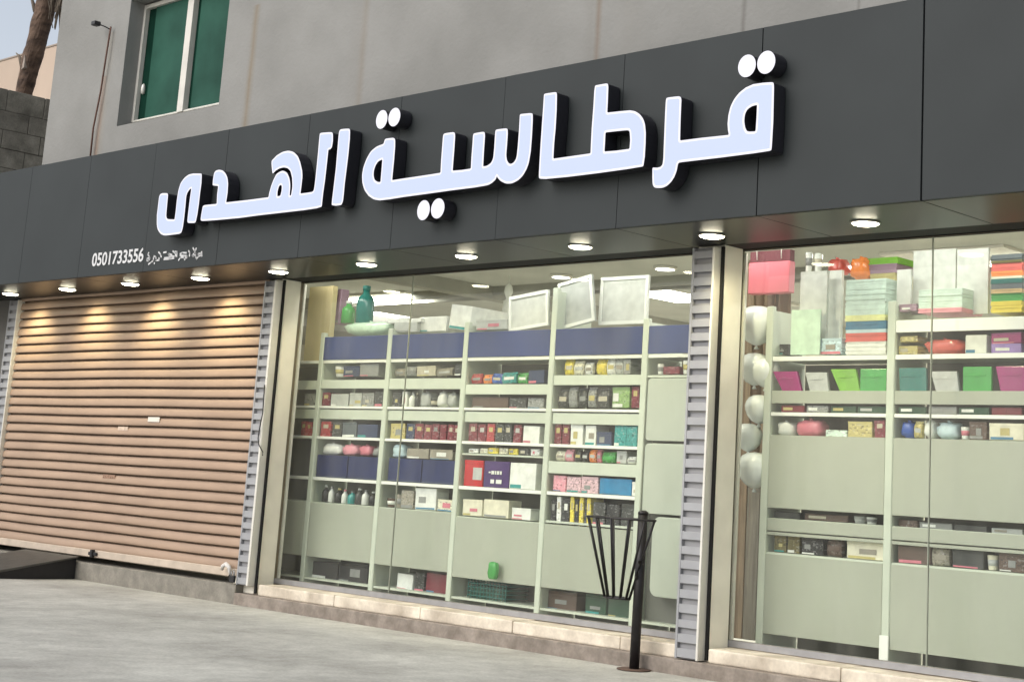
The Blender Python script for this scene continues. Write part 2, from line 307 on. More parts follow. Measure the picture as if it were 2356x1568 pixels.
# ------------------------------------------------------------------ sign letters
LETTERS={'qaf_ra':[[(-6.203,4.04),(-6.19,4.031),(-6.187,3.998),(-6.183,3.771),(-6.188,3.579),(-6.196,3.569),(-6.338,3.566),(-6.616,3.565),(-6.946,3.567),(-6.982,3.566),(-6.991,3.555),(-6.998,3.51),(-7.017,3.468),(-7.044,3.434),(-7.081,3.409),(-7.123,3.398),(-7.184,3.404),(-7.202,3.414),(-7.214,3.435),(-7.219,3.483),(-7.223,3.554),(-7.176,3.548),(-7.146,3.552),(-7.13,3.568),(-7.126,3.61),(-7.128,3.746),(-7.13,3.951),(-7.129,4.04),(-7.119,4.051),(-7.009,4.047),(-6.991,4.036),(-6.986,4.015),(-6.985,3.865),(-6.981,3.723),(-6.788,3.722),(-6.551,3.716),(-6.561,3.75),(-6.567,3.796),(-6.563,3.855),(-6.549,3.913),(-6.52,3.962),(-6.478,4.003),(-6.423,4.032),(-6.361,4.047),(-6.282,4.046)],[(-6.322,3.899),(-6.323,3.801),(-6.326,3.715),(-6.397,3.721),(-6.416,3.753),(-6.426,3.8),(-6.422,3.845),(-6.404,3.876),(-6.369,3.894)]],
'ta_alef':[[(-8.226,4.237),(-8.214,4.222),(-8.207,4.096),(-8.206,3.951),(-8.211,3.836),(-8.21,3.717),(-8.018,3.718),(-7.83,3.719),(-7.832,3.795),(-7.833,3.908),(-7.829,4.078),(-7.829,4.192),(-7.824,4.234),(-7.713,4.235),(-7.695,4.228),(-7.69,4.202),(-7.687,4.089),(-7.687,4.01),(-7.557,4.005),(-7.463,4.0),(-7.413,3.987),(-7.368,3.96),(-7.334,3.923),(-7.314,3.882),(-7.302,3.815),(-7.299,3.738),(-7.3,3.64),(-7.309,3.571),(-7.455,3.566),(-7.744,3.563),(-8.043,3.563),(-8.275,3.568),(-8.342,3.576),(-8.352,3.591),(-8.354,3.707),(-8.355,3.852),(-8.354,4.026),(-8.353,4.143),(-8.353,4.234),(-8.341,4.239)],[(-7.693,3.862),(-7.583,3.859),(-7.475,3.855),(-7.456,3.843),(-7.447,3.776),(-7.449,3.713),(-7.573,3.713),(-7.693,3.718),(-7.692,3.78)]],
'sin_ya_ta':[[(-10.098,4.087),(-10.075,4.071),(-10.068,4.01),(-10.067,3.895),(-10.07,3.787),(-10.071,3.721),(-9.921,3.723),(-9.775,3.724),(-9.585,3.726),(-9.473,3.728),(-9.477,3.834),(-9.477,3.931),(-9.477,4.041),(-9.462,4.053),(-9.355,4.052),(-9.335,4.041),(-9.33,4.012),(-9.328,3.915),(-9.329,3.813),(-9.329,3.731),(-9.224,3.727),(-9.116,3.728),(-9.119,3.83),(-9.118,3.925),(-9.119,4.001),(-9.11,4.014),(-9.002,4.015),(-8.984,4.005),(-8.979,3.973),(-8.979,3.866),(-8.976,3.731),(-8.93,3.733),(-8.888,3.751),(-8.867,3.786),(-8.864,3.867),(-8.865,3.941),(-8.865,4.007),(-8.853,4.016),(-8.744,4.013),(-8.727,4.004),(-8.722,3.963),(-8.722,3.876),(-8.724,3.796),(-8.71,3.752),(-8.686,3.727),(-8.664,3.721),(-8.635,3.729),(-8.612,3.754),(-8.605,3.784),(-8.601,3.863),(-8.6,3.974),(-8.602,4.104),(-8.59,4.109),(-8.479,4.103),(-8.461,4.093),(-8.456,4.037),(-8.454,3.915),(-8.456,3.799),(-8.469,3.709),(-8.49,3.663),(-8.524,3.617),(-8.571,3.585),(-8.637,3.566),(-8.706,3.57),(-8.769,3.598),(-8.801,3.625),(-8.812,3.641),(-8.822,3.614),(-8.863,3.59),(-8.905,3.576),(-9.064,3.571),(-9.335,3.571),(-9.614,3.568),(-9.902,3.566),(-10.085,3.561),(-10.209,3.562),(-10.289,3.576),(-10.362,3.613),(-10.423,3.666),(-10.461,3.734),(-10.474,3.806),(-10.464,3.87),(-10.434,3.938),(-10.383,4.001),(-10.309,4.035),(-10.222,4.047),(-10.212,4.08),(-10.199,4.09)],[(-10.22,3.914),(-10.22,3.833),(-10.22,3.718),(-10.259,3.723),(-10.301,3.745),(-10.32,3.785),(-10.321,3.83),(-10.302,3.874),(-10.272,3.903)]],
'alef':[[(-10.704,4.235),(-10.69,4.218),(-10.683,4.141),(-10.684,4.009),(-10.691,3.879),(-10.699,3.748),(-10.7,3.599),(-10.719,3.564),(-10.795,3.563),(-10.853,3.573),(-10.855,3.611),(-10.849,3.729),(-10.841,3.893),(-10.843,4.092),(-10.844,4.225),(-10.823,4.243)]],
'lam_ha_dal':[[(-10.946,4.231),(-10.926,4.214),(-10.918,4.147),(-10.923,4.094),(-10.945,4.076),(-10.971,4.076),(-10.972,4.012),(-10.975,3.919),(-10.979,3.807),(-10.989,3.688),(-10.992,3.57),(-11.065,3.562),(-11.244,3.559),(-11.57,3.561),(-11.907,3.563),(-12.211,3.561),(-12.569,3.568),(-12.828,3.576),(-12.846,3.592),(-12.842,3.649),(-12.832,3.72),(-12.807,3.729),(-12.603,3.724),(-12.612,3.81),(-12.609,3.896),(-12.704,3.911),(-12.707,3.962),(-12.702,4.027),(-12.679,4.05),(-12.625,4.055),(-12.562,4.042),(-12.508,4.008),(-12.469,3.962),(-12.45,3.903),(-12.444,3.817),(-12.452,3.726),(-12.121,3.721),(-11.789,3.72),(-11.784,3.761),(-11.765,3.821),(-11.74,3.874),(-11.699,3.932),(-11.613,3.952),(-11.542,3.924),(-11.497,3.866),(-11.476,3.803),(-11.473,3.707),(-11.451,3.709),(-11.442,3.786),(-11.46,3.869),(-11.492,3.933),(-11.537,3.964),(-11.595,3.979),(-11.661,3.976),(-11.715,3.961),(-11.761,3.934),(-11.776,3.974),(-11.793,4.031),(-11.795,4.059),(-11.725,4.101),(-11.64,4.126),(-11.551,4.128),(-11.471,4.106),(-11.404,4.061),(-11.362,4.002),(-11.324,3.926),(-11.309,3.87),(-11.311,3.79),(-11.316,3.713),(-11.139,3.713),(-11.123,3.733),(-11.118,3.819),(-11.116,3.953),(-11.115,4.094),(-11.116,4.175),(-11.115,4.236),(-11.094,4.241)],[(-11.62,3.822),(-11.601,3.807),(-11.599,3.759),(-11.61,3.719),(-11.656,3.716),(-11.661,3.764),(-11.646,3.811)]],
'ya':[[(-12.914,4.045),(-12.906,4.031),(-12.897,3.95),(-12.902,3.856),(-12.903,3.748),(-12.91,3.647),(-12.925,3.572),(-12.951,3.567),(-13.054,3.574),(-13.07,3.594),(-13.069,3.688),(-13.066,3.812),(-13.06,3.914),(-13.09,3.905),(-13.123,3.875),(-13.135,3.839),(-13.131,3.751),(-13.13,3.642),(-13.135,3.533),(-13.152,3.487),(-13.188,3.478),(-13.434,3.476),(-13.51,3.496),(-13.572,3.541),(-13.602,3.595),(-13.619,3.693),(-13.617,3.805),(-13.616,3.88),(-13.597,3.904),(-13.558,3.908),(-13.471,3.901),(-13.458,3.881),(-13.456,3.792),(-13.451,3.666),(-13.42,3.637),(-13.294,3.626),(-13.29,3.705),(-13.291,3.816),(-13.284,3.911),(-13.258,3.983),(-13.203,4.029),(-13.131,4.056),(-13.055,4.058)]]}
DOTS=[(-6.421,4.184,0.075,0.079),(-6.259,4.186,0.075,0.08),(-10.274,4.265,0.074,0.081),(-10.11,4.266,0.076,0.08),(-9.646,3.435,0.076,0.082),(-9.474,3.436,0.08,0.082)]
STROKES=[[(-13.908,3.357),(-13.923,3.34),(-13.89,3.317),(-13.877,3.296),(-13.896,3.273),(-13.93,3.28),(-13.929,3.298),(-13.892,3.302)],[(-13.889,3.239),(-13.846,3.257),(-13.811,3.271),(-13.811,3.318),(-13.771,3.305),(-13.756,3.278),(-13.792,3.273),(-13.699,3.27),(-13.712,3.291)],[(-13.729,3.352),(-13.691,3.327),(-13.672,3.3)],[(-13.787,3.246),(-13.781,3.241)],[(-13.639,3.342),(-13.593,3.344)],[(-13.616,3.273),(-13.515,3.273),(-13.434,3.276),(-13.428,3.291),(-13.521,3.301),(-13.553,3.324),(-13.486,3.31)],[(-13.61,3.286),(-13.481,3.284)],[(-13.475,3.347),(-13.435,3.327),(-13.411,3.295)],[(-13.438,3.34),(-13.4,3.335),(-13.396,3.289)],[(-13.357,3.251),(-13.326,3.275),(-13.255,3.276),(-13.25,3.25)],[(-13.339,3.296),(-13.221,3.284),(-13.209,3.268),(-13.262,3.266)],[(-13.342,3.311),(-13.308,3.322),(-13.235,3.315)],[(-13.199,3.333),(-13.177,3.314),(-13.176,3.281)],[(-13.128,3.357),(-13.1,3.328),(-13.077,3.296),(-13.104,3.275),(-13.128,3.284),(-13.108,3.298)],[(-13.074,3.351),(-13.082,3.321),(-13.068,3.27),(-13.046,3.246),(-13.027,3.263)],[(-13.028,3.293),(-12.986,3.298),(-12.977,3.275),(-13.02,3.273),(-13.028,3.293)],[(-12.975,3.31),(-12.963,3.269)],[(-12.971,3.373),(-12.976,3.35)]]

LRIM = emit('letter_rim', (.92, .90, 1.0), .78); LFACE = emit('letter_face', (.62, .70, 1.0), .72); LDOT = emit('dot_face', (.90, .93, 1.0), .78)
LSIDE = mat('letter_side', (.022, .022, .028), .4)
def rounded(loop, r=.010):
    out = []; n = len(loop)
    for i in range(n):
        p = Vector(loop[i]); a = Vector(loop[i-1]); b = Vector(loop[(i+1) % n])
        la, lb = (a-p).length, (b-p).length
        ang = (a-p).angle(b-p) if la > 1e-6 and lb > 1e-6 else pi
        if ang > radians(165): out.append(p); continue
        f1 = min(r/la, .35) if ang < radians(125) else .3; f2 = min(r/lb, .35) if ang < radians(125) else .3
        out.append(p+(a-p)*f1)
        out.append((p*2+(p+(a-p)*f1)+(p+(b-p)*f2))/4)
        out.append(p+(b-p)*f2)
    return out
def letter_mesh(loops, y0, y1, m_front, m_side, offset=0.0):
    cu = bpy.data.curves.new('c', 'CURVE'); cu.dimensions = '2D'; cu.fill_mode = 'BOTH'; cu.extrude = (y1-y0)/2; cu.offset = offset
    for lp_ in loops:
        sp = cu.splines.new('POLY'); pts = rounded(lp_); sp.points.add(len(pts)-1); sp.use_cyclic_u = True
        for q, p in zip(sp.points, pts): q.co = (p.x, p.y, 0, 1)
    o = bpy.data.objects.new('c', cu); COL.objects.link(o)
    dg = bpy.context.evaluated_depsgraph_get(); me = bpy.data.meshes.new_from_object(o.evaluated_get(dg)); bpy.data.objects.remove(o)
    me.transform(Matrix.Rotation(radians(90), 4, 'X')); me.transform(Matrix.Translation((0, (y0+y1)/2, 0)))
    me.materials.clear(); me.materials.append(m_front); me.materials.append(m_side)
    for p in me.polygons: p.material_index = 0 if p.normal.y < -.9 else 1; p.use_smooth = False
    return me
def sign_letter(name, loops, label, cat='sign letter', face=LFACE, rim=True):
    xs = [p[0] for p in loops[0]]; zs = [p[1] for p in loops[0]]; loc = Vector(((min(xs)+max(xs))/2, -.02, min(zs)))
    e = empty(name, loc, label, cat, 'lit letters of the shop name')
    def add(nm, me):
        me.transform(Matrix.Translation(-loc)); o = bpy.data.objects.new(nm, me); COL.objects.link(o); o.parent = e
    add('casing', letter_mesh(loops, -.138, -.012, LRIM, LSIDE))
    if rim: add('lit_face', letter_mesh(loops, -.1415, -.136, face, face, -.017))
    return e
sign_letter('sign_letter', LETTERS['qaf_ra'], 'lit white letter pair with a closed loop at the far right of the shop name')
sign_letter('sign_letter', LETTERS['ta_alef'], 'lit white letter pair with two tall strokes and a square loop')
sign_letter('sign_letter', LETTERS['sin_ya_ta'], 'lit white toothed letter group in the middle of the shop name')
sign_letter('sign_letter', LETTERS['alef'], 'lit white single slanted bar letter without any curve')
sign_letter('sign_letter', LETTERS['lam_ha_dal'], 'lit white letter group with a double loop on a long baseline')
sign_letter('sign_letter', LETTERS['ya'], 'lit white curved last letter at the far left of the shop name')
dl = ['left dot of the pair above the rightmost looped letter', 'right dot of the pair above the rightmost looped letter', 'left dot of the pair above the middle letter group',
      'right dot of the pair above the middle letter group', 'left dot of the pair below the middle letter group', 'right dot of the pair below the middle letter group']
for (x, z, rx, rz), l in zip(DOTS, dl):
    sign_letter('sign_dot', [[(x+cos(t*pi/16)*rx, z+sin(t*pi/16)*rz) for t in range(32)]], 'lit white '+l, 'sign dot', LDOT)
# small vinyl lettering
VINYL = mat('white_vinyl', (.62, .62, .62), .5)
sg = empty('small_sign_text', (-14.5, -.004, 3.26), 'small white phone number and maker name below the left end of the letters', 'lettering')
cu = bpy.data.curves.new('t', 'FONT'); cu.body = '0501733556'; cu.size = .2; cu.offset = .004; cu.extrude = .001
o = bpy.data.objects.new('t', cu); COL.objects.link(o); dg = bpy.context.evaluated_depsgraph_get(); me = bpy.data.meshes.new_from_object(o.evaluated_get(dg)); bpy.data.objects.remove(o)
xs = [v.co.x for v in me.vertices]; ys_ = [v.co.y for v in me.vertices]
for v in me.vertices:
    u = (v.co.x-min(xs))/(max(xs)-min(xs)); w = (v.co.y-min(ys_))/(max(ys_)-min(ys_)); v.co = Vector((-14.985+u*.985+.0*w, -.0045+v.co.z, 3.272+w*.142))-sg.location
me.materials.clear(); me.materials.append(VINYL); o = bpy.data.objects.new('phone_number', me); COL.objects.link(o); o.parent = sg
for a_, b_ in ((0, 4), (4, 8), (8, 12), (12, 14), (14, 17)):
    mb = MB()
    for s_ in STROKES[a_:b_]:
        for (ax, az), (bx, bz) in zip(s_[:-1], s_[1:]):
            d = Vector((bx-ax, bz-az)); L_ = d.length or 1; d /= L_; nrm = Vector((-d.y, d.x))*.0085; e_ = d*.006
            mb.face([(ax-e_.x+nrm.x, -.005, az-e_.y+nrm.y), (ax-e_.x-nrm.x, -.005, az-e_.y-nrm.y), (bx+e_.x-nrm.x, -.005, bz+e_.y-nrm.y), (bx+e_.x+nrm.x, -.005, bz+e_.y+nrm.y)], VINYL)
    mb.build('word', sg)

# ------------------------------------------------------------------ soffit downlights
LENS = emit('lamp_lens', (1, .93, .70), 34)
TRIM = mat('lamp_trim', (.55, .55, .5), .35, .3)
LX = [-17.65+1.31*i for i in range(10)]
plc = ['above the left shutter guide', 'above the left part of the shutter', 'above the middle of the shutter', 'above the right part of the shutter', 'above the slotted guide between shutter and left window',
       'above the first shelf bay', 'above the third shelf bay', 'above the right part of the left window', 'above the slotted pillar between both windows', 'above the right display window']
for i, x in enumerate(LX):
    e = empty('downlight', (x, .5, FZ0), f'round glowing soffit downlight {plc[i]}', 'downlight', 'downlights under the fascia')
    MB().lathe([(.088, .004), (.100, .002), (.101, -.004), (.097, -.008), (.092, -.009), (.09, -.004)], x, .5, TRIM, 28, FZ0-.003).build('trim', e)
    MB().lathe([(.001, -.022), (.04, -.021), (.07, -.017), (.085, -.012), (.090, -.006), (.001, -.005)][::-1], x, .5, LENS, 28, FZ0-.003).build('lens', e)
    ld = bpy.data.lights.new('downlight_beam', 'SPOT'); ld.energy = 30; ld.color = (1, .88, .55); ld.spot_size = radians(100); ld.spot_blend = .9; ld.shadow_soft_size = .03
    lo = bpy.data.objects.new('downlight_beam', ld); COL.objects.link(lo); lo.parent = e; lo.location = (0, 0, -.065); lo.rotation_euler = (radians(36), 0, 0)

# ------------------------------------------------------------------ roller shutter
SHUT = mat('shutter_paint', (.345, .243, .175), .5, 0, .10, 1.8, .04, 80, stretch=(1, 1, 4), spec=.35)
sh = empty('roller_shutter', (-15.6, .93, .27), 'closed tan roller shutter with horizontal slats at the left', 'roller shutter')
pitch = .1035; prof = [(-.022, 0), (-.026, .006), (-.027, .024), (-.022, .050), (-.014, .074), (-.004, .082), (.018, .086), (.020, .1015)]
mb = MB(); z = .345; k = mb.mi(SHUT); sx0, sx1 = -18.16, -13.09; pts = []
while z < 3.24:
    for dy, dz in prof: pts.append((.93+dy, z+dz*pitch/.102))
    z += pitch
kg = mb.mi(mat('shutter_groove_shade', (.15, .10, .065), .8, 0, .3, 4)); NXS = 12  # darker groove faces paint in the shadow under each slat
for (y, z) in pts:
    for q in range(NXS+1): mb.v.append((sx0+(sx1-sx0)*q/NXS, y+.003*sin(q*1.3+z*2.1), z+.0025*sin(q*.9+z*4)))
for j in range(len(pts)-1):
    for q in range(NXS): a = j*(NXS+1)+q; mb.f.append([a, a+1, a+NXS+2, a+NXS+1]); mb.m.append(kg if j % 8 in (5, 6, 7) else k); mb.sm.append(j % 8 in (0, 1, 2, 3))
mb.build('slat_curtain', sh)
BOT = mat('shutter_foot', (.50, .42, .34), .5, .1, .15, 6)
B(sx0, sx1, .90, .945, .268, .347, BOT).build('bottom_bar', sh, .006)
MB().box(-15.90, -15.74, .875, .90, .29, .325, BLACKM).box(-15.84, -15.80, .86, .90, .27, .35, BLACKM).build('latch', sh, .004)
STK = mat('sticker_white', (.68, .64, .58), .5); STK2 = mat('sticker_faded', (.55, .43, .34), .6, 0, .2, 30); STK3 = mat('sticker_torn', (.25, .15, .10), .7, 0, .5, 60)
B(-15.04, -14.82, .900, .9075, 1.735, 1.785, STK).build('sticker', sh); B(-15.62, -15.42, .902, .9085, 1.635, 1.675, STK2).build('sticker', sh); B(-15.82, -15.57, .902, .9085, 1.115, 1.155, STK3).build('sticker', sh)

# slotted guides
def guide(x0, x1, label, ztop=3.155, zbot=.205, cable=False, w2=.02):
    e = empty('slotted_guide', ((x0+x1)/2, .9, zbot), label, 'guide rail', 'slotted aluminium guide pillars')
    w = .022; mb = MB()
    mb.box(x0, x0+w, .865, .955, zbot, ztop, ALU)
    e1 = mb.build('side_stile', e, .003)
    MB().box(x1-w2, x1, .86, .955, zbot, ztop, ALUW).build('side_stile', e, .003)
    mb = MB(); z = zbot+.01; i = 0; rn = random.Random(int(x0*100))
    while z < ztop-.03:
        h = .060+rn.uniform(-.004, .004)
        # rung that leans back at its top, leaving a dark slot above it
        mb.prism([(.868, z), (.868, z+h), (.874, z+h), (.874, z)], 'x', x0+w, x1-w2, ALU)
        z += .1045; i += 1
    mb.build('slot_bars', e, .0015)
    MB().box(x0+w, x1-w2, .897, .95, zbot, ztop, RECESS).build('back_plate', e)
    return e
guide(-18.36, -18.13, 'slotted aluminium guide pillar left of the brown shutter')
g2 = guide(-13.125, -12.925, 'slotted aluminium guide pillar between the shutter and left window', w2=.03)
guide(-7.645, -7.425, 'slotted aluminium guide pillar between the two display windows', zbot=.135)
ca = MB().tube([(-12.95, .855, 2.12), (-12.93, .845, 2.0), (-12.915, .84, 1.85), (-12.94, .84, 1.72), (-12.955, .842, 1.6), (-12.93, .84, 1.54), (-12.86, .845, 1.47), (-12.88, .86, 1.44)], .006, BLACKM, 6).build('loose_cable')
tag(ca, 'thin black cable dangling in front of the guide right of the shutter', 'cable')
tp = MB().tube([(-13.36, .86, .33), (-13.33, .84, .36), (-13.28, .84, .385), (-13.23, .845, .36), (-13.22, .86, .30), (-13.26, .86, .25)], [.016, .02, .022, .02, .018, .014], mat('white_cloth', (.6, .58, .56), .9, 0, .15, 20), 8).build('white_rope')
tag(tp, 'white rope loop tied at the lower right corner of the shutter', 'rope')
lk = empty('padlock', (-13.17, .86, .23), 'dark padlock at the foot of the guide beside the shutter', 'padlock')
MB().box(-13.20, -13.13, .835, .865, .22, .285, BLACKM).build('lock_body', lk, .008, 2)
MB().tube([(-13.185, .85, .28), (-13.185, .85, .32), (-13.165, .85, .335), (-13.145, .85, .32), (-13.145, .85, .28)], .007, STEELW, 6).build('shackle', lk)

# ------------------------------------------------------------------ pillars and display windows
def pillar(x0, x1, label, zb=.13):
    e = empty('tiled_pillar', ((x0+x1)/2, 1.1, zb), label, 'pillar')
    MB().box(x0, x1-.001, .958, 1.19, zb, 3.2, CREAM).build('tiling', e, .004)
    return e
pillar(-13.3, -12.955, 'cream pillar edge beside the left display window'); pillar(-7.66, -7.405, 'cream pillar edge beside the right display window')
gp = MB().box(-12.924, -12.895, .94, .957, .14, 3.165, GAPM).build('black_strip'); tag(gp, 'black strip between the left window guide and cream pillar', 'seal')  # plain black strip in the joint between guide and pillar
MB_ = MB().box(-12.952, -12.882, .958, .975, .14, 3.165, CREAM)
gp = MB().box(-7.424, -7.398, .94, .957, .14, 3.165, GAPM).build('black_strip'); tag(gp, 'black strip between the middle guide and second cream pillar', 'seal')
def shopwin(x0, x1, label, joints):
    e = empty('shop_window', ((x0+x1)/2, 1.2, .226), label, 'shop window', 'display windows')
    y0, y1 = 1.192, 1.235; z0, z1 = .23, 3.19
    MB().box(x0, x0+.035, y0, y1, z0, z1, BROWNFR).box(x1-.035, x1, y0, y1, z0, z1, BROWNFR).box(x0+.035, x1-.035, y0, y1, z0, z0+.05, STEELW).box(x0+.035, x1-.035, y0, y1, z1-.02, z1, GAPM).build('frame', e, .002)
    xs = [x0+.035]+joints+[x1-.035]
    for a, b in zip(xs[:-1], xs[1:]): B(a+.0015, b-.0015, 1.209, 1.217, z0+.05, z1-.02, SHOPGLASS).build('pane', e)
    MB().box(x0+.036, x0+.06, 1.225, 1.25, z0+.05, z1-.03, ALUW).build('glazing_bead', e)
    for j in joints: B(j-.0035, j+.0035, 1.206, 1.220, z0+.05, z1-.02, mat('silicone_joint', (.25, .27, .22), .5)).build('silicone_joint', e)
shopwin(-13.0, -7.62, 'large lit display window between the shutter and slotted pillar', [-11.27])
shopwin(-7.462, -2.2, 'large lit display window at the right with coloured cases', [-5.765])

# ------------------------------------------------------------------ shop interior
IW = mat('interior_wall', (.60, .57, .46), .8, 0, .08, 2); CEIL = mat('interior_ceiling', (.52, .53, .48), .85, 0, .1, 1.5); FLO = mat('interior_floor', (.45, .43, .38), .35, 0, .06, 3)
tag(B(-20, -1.5, 1.3, 8.5, .17, .20, FLO).build('interior_floor'), kind='structure')
tag(B(-20, -1.5, 1.15, 8.5, 3.5, 3.6, CEIL).build('interior_ceiling'), kind='structure')
tag(B(-20, -1.5, 8.4, 8.5, .2, 3.5, IW).build('back_wall'), kind='structure')
tag(MB().box(-20, -19.9, 1.3, 8.4, .2, 3.5, IW).build('left_wall'), kind='structure')
tag(MB().box(-1.6, -1.5, 1.3, 8.4, .2, 3.5, IW).build('right_wall'), kind='structure')
tag(B(FX0, -13.3, 1.42, 1.5, .2, 3.6, IW).build('front_wall'), kind='structure')
tag(B(FX0, -18.372, .93, 1.41, .206, 3.215, mat('grey_pier', (.12, .115, .105), .8, 0, .15, 3, .2, 30)).build('wall_left_of_shutter'), kind='structure')
BEAM = mat('ceiling_beam', (.30, .30, .26), .8, 0, .12, 3)
bmn = empty('ceiling_beams', (-10, 4.5, 3.4), 'grey beams crossing under the shop ceiling behind the left window', 'beam')
for y in (3.9, 4.15): B(-19.9, -1.6, y, y+.05, 3.40, 3.5, BEAM).build('beam', bmn)
B(-13.2, -13.0, 1.5, 8.4, 3.36, 3.5, BEAM).build('beam', bmn)
PANELL = emit('panel_light', (1, .98, .90), 7.0)
def panel_light(x, y, w, d, lab, p=0):
    e = empty('ceiling_panel_light', (x, y, 3.49), lab, 'ceiling light', 'ceiling panel lights in the shop')
    B(x-w/2-.03, x+w/2+.03, y-d/2-.03, y+d/2+.03, 3.488, 3.4995, ALUW).build('frame', e); B(x-w/2, x+w/2, y-d/2, y+d/2, 3.480, 3.487, PANELL).build('diffuser', e)
panel_light(-17.2, 5.5, 1.2, .6, 'bright square ceiling light seen above the green bottles')
panel_light(-11.4, 5.15, .6, .9, 'bright square ceiling light at the right end of left window')
def disc_light(x, y, lab):
    e = empty('ceiling_disc_light', (x, y, 3.49), lab, 'ceiling light', 'small round ceiling lights')
    MB().lathe([(.10, 0), (.12, -.005), (.12, -.02), (.10, -.03)][::-1], x, y, ALUW, 20, 3.5).build('rim', e); MB().lathe([(.001, -.034), (.095, -.032), (.095, -.028)], x, y, PANELL, 20, 3.5).build('lens', e)
disc_light(-11.52, 3.46, 'small round ceiling light above the tall grey canvas'); disc_light(-10.04, 3.39, 'small round ceiling light right of the tall canvases')
hg = empty('hanging_lamp', (-12.13, 3.3, 3.2), 'clear hanging ornament below the ceiling above the third bay', 'ornament')
CLR = mat('pale_plastic', (.7, .72, .66), .2)
MB().lathe([(.01, .3), (.04, .26), (.05, .2), (.03, .15), (.02, .13), (.05, .10), (.055, 0), (.04, -.06), (.005, -.08)][::-1], -12.13, 3.3, CLR, 12, 3.12).build('drop', hg); MB().tube([(-12.13, 3.3, 3.42), (-12.13, 3.3, 3.5)], .004, CLR, 6).build('cord', hg)
# added fill lights just inside the windows and deeper in brighten goods and ceiling
def area(x, y, w, d, e_, z=3.46, lab=None, col=(1, .985, .91), tilt=0):
    e = empty('fill_light', (x, y, z), lab, 'ceiling light', 'fill lights added over the shelves and floor')
    B(x-w/2, x+w/2, y-d/2, y+d/2, z+.004, z+.03, ALUW).build('housing', e)
    ld = bpy.data.lights.new('fill_light_beam', 'AREA'); ld.shape = 'RECTANGLE'; ld.size = w; ld.size_y = d; ld.energy = e_; ld.color = col
    lo = bpy.data.objects.new('fill_light_beam', ld); COL.objects.link(lo); lo.parent = e; lo.location = (0, 0, -.005); lo.rotation_euler = (tilt, 0, 0)
nm = ['leftmost', 'second', 'third', 'fourth', 'fifth']
for i, x in enumerate((-12.2, -9.9, -7.9, -5.6, -3.2)): area(x, 1.30, 1.9, .12, 13, 3.33, f'{nm[i]} added unseen fill light just inside the shop windows', tilt=radians(42))
for i, (x, y) in enumerate(((-15, 4), (-11, 6), (-7, 3.6), (-3.5, 4))): area(x, y, 1.2, .4, 140, 3.468, f'{nm[i]} deeper added fill light over the shop floor')

# shelving
def shelving(bx, win, depth, tops, name, label, left=True):
    e = empty('shelving_unit', (bx[0], 1.7, .2), label, 'shelving', 'shelving behind the display windows')
    for i, x in enumerate(bx):
        zt = tops[i]
        MB().box(x-.032, x+.032, 1.485, 1.53, .2, zt, SHELF).build('post', e, .006); MB().box(x-.02, x+.02, 1.531, 1.53+depth, .2, zt-.03, SHELF).build('side_frame', e)
    return e
AX = [-13.96, -12.915, -11.865, -10.785, -9.675, -8.61, -7.97]
sA = shelving(AX, 'A', .42, [2.72, 2.70, 2.72, 2.75, 3.02, 2.72, 2.72], 'a', 'pale green metal shelving with blue header panels behind the left window')
def board(e, x0, x1, z, name='shelf', t=.018, y0=1.50, y1=1.93, m=SHELF): return B(x0, x1, y0, y1, z-t, z, m).build(name, e)
def lip(e, x0, x1, z0, z1, name='lip', m=LIP, y=1.494): return B(x0, x1, y, y+.012, z0, z1, m).build(name, e, .002)
for i in range(6):
    a, b = AX[i]+.034, AX[i+1]-.034
    if i >= 1: B(a, b, 1.487, 1.50, 2.425, 2.655, HEADER).build('blue_header', sA, .003)
    board(sA, a, b, 2.42); lip(sA, a, b, 2.392, 2.42)
    band1 = {3: (2.088, 2.178), 4: (2.17, 2.255), 2: (2.135, 2.235), 1: (2.14, 2.225)}.get(i, (2.13, 2.22))
    if i < 5:
        board(sA, a, b, band1[1]); lip(sA, a, b, *band1, m=SHELF)
        board(sA, a, b, 1.968); lip(sA, a, b, 1.945, 1.968)
        lip(sA, a, b, 1.84, 1.935, m=SHELF, y=1.51)
        board(sA, a, b, 1.668); lip(sA, a, b, 1.642, 1.668)
        board(sA, a, b, 1.268, y1=1.9); lip(sA, a, b, 1.238, 1.268)
        board(sA, a, b, 1.025 if i != 3 else 1.0)
        lip(sA, a, b, .50 if i < 3 else .47, 1.02 if i < 3 else .995, 'pale_panel', PANEL, 1.49)
        if i == 4: lip(sA, a, b, 1.42, 1.522, m=SHELF); board(sA, a, b, 1.522)
        if i == 3:
            MB().box(a, b, 1.51, 1.80, 1.545, 1.56, SHELF).build('sloping_shelf', sA)
    else:
        board(sA, a, b, 2.25)
    board(sA, a, b, .30, y1=1.95)
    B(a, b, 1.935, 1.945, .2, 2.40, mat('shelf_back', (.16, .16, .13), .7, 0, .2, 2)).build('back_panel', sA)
MB().box(-13.35, -12.96, 1.60, 1.66, 2.40, 3.2, mat('yellow_board', (.52, .44, .24), .7, 0, .1, 2)).build('side_board', sA)
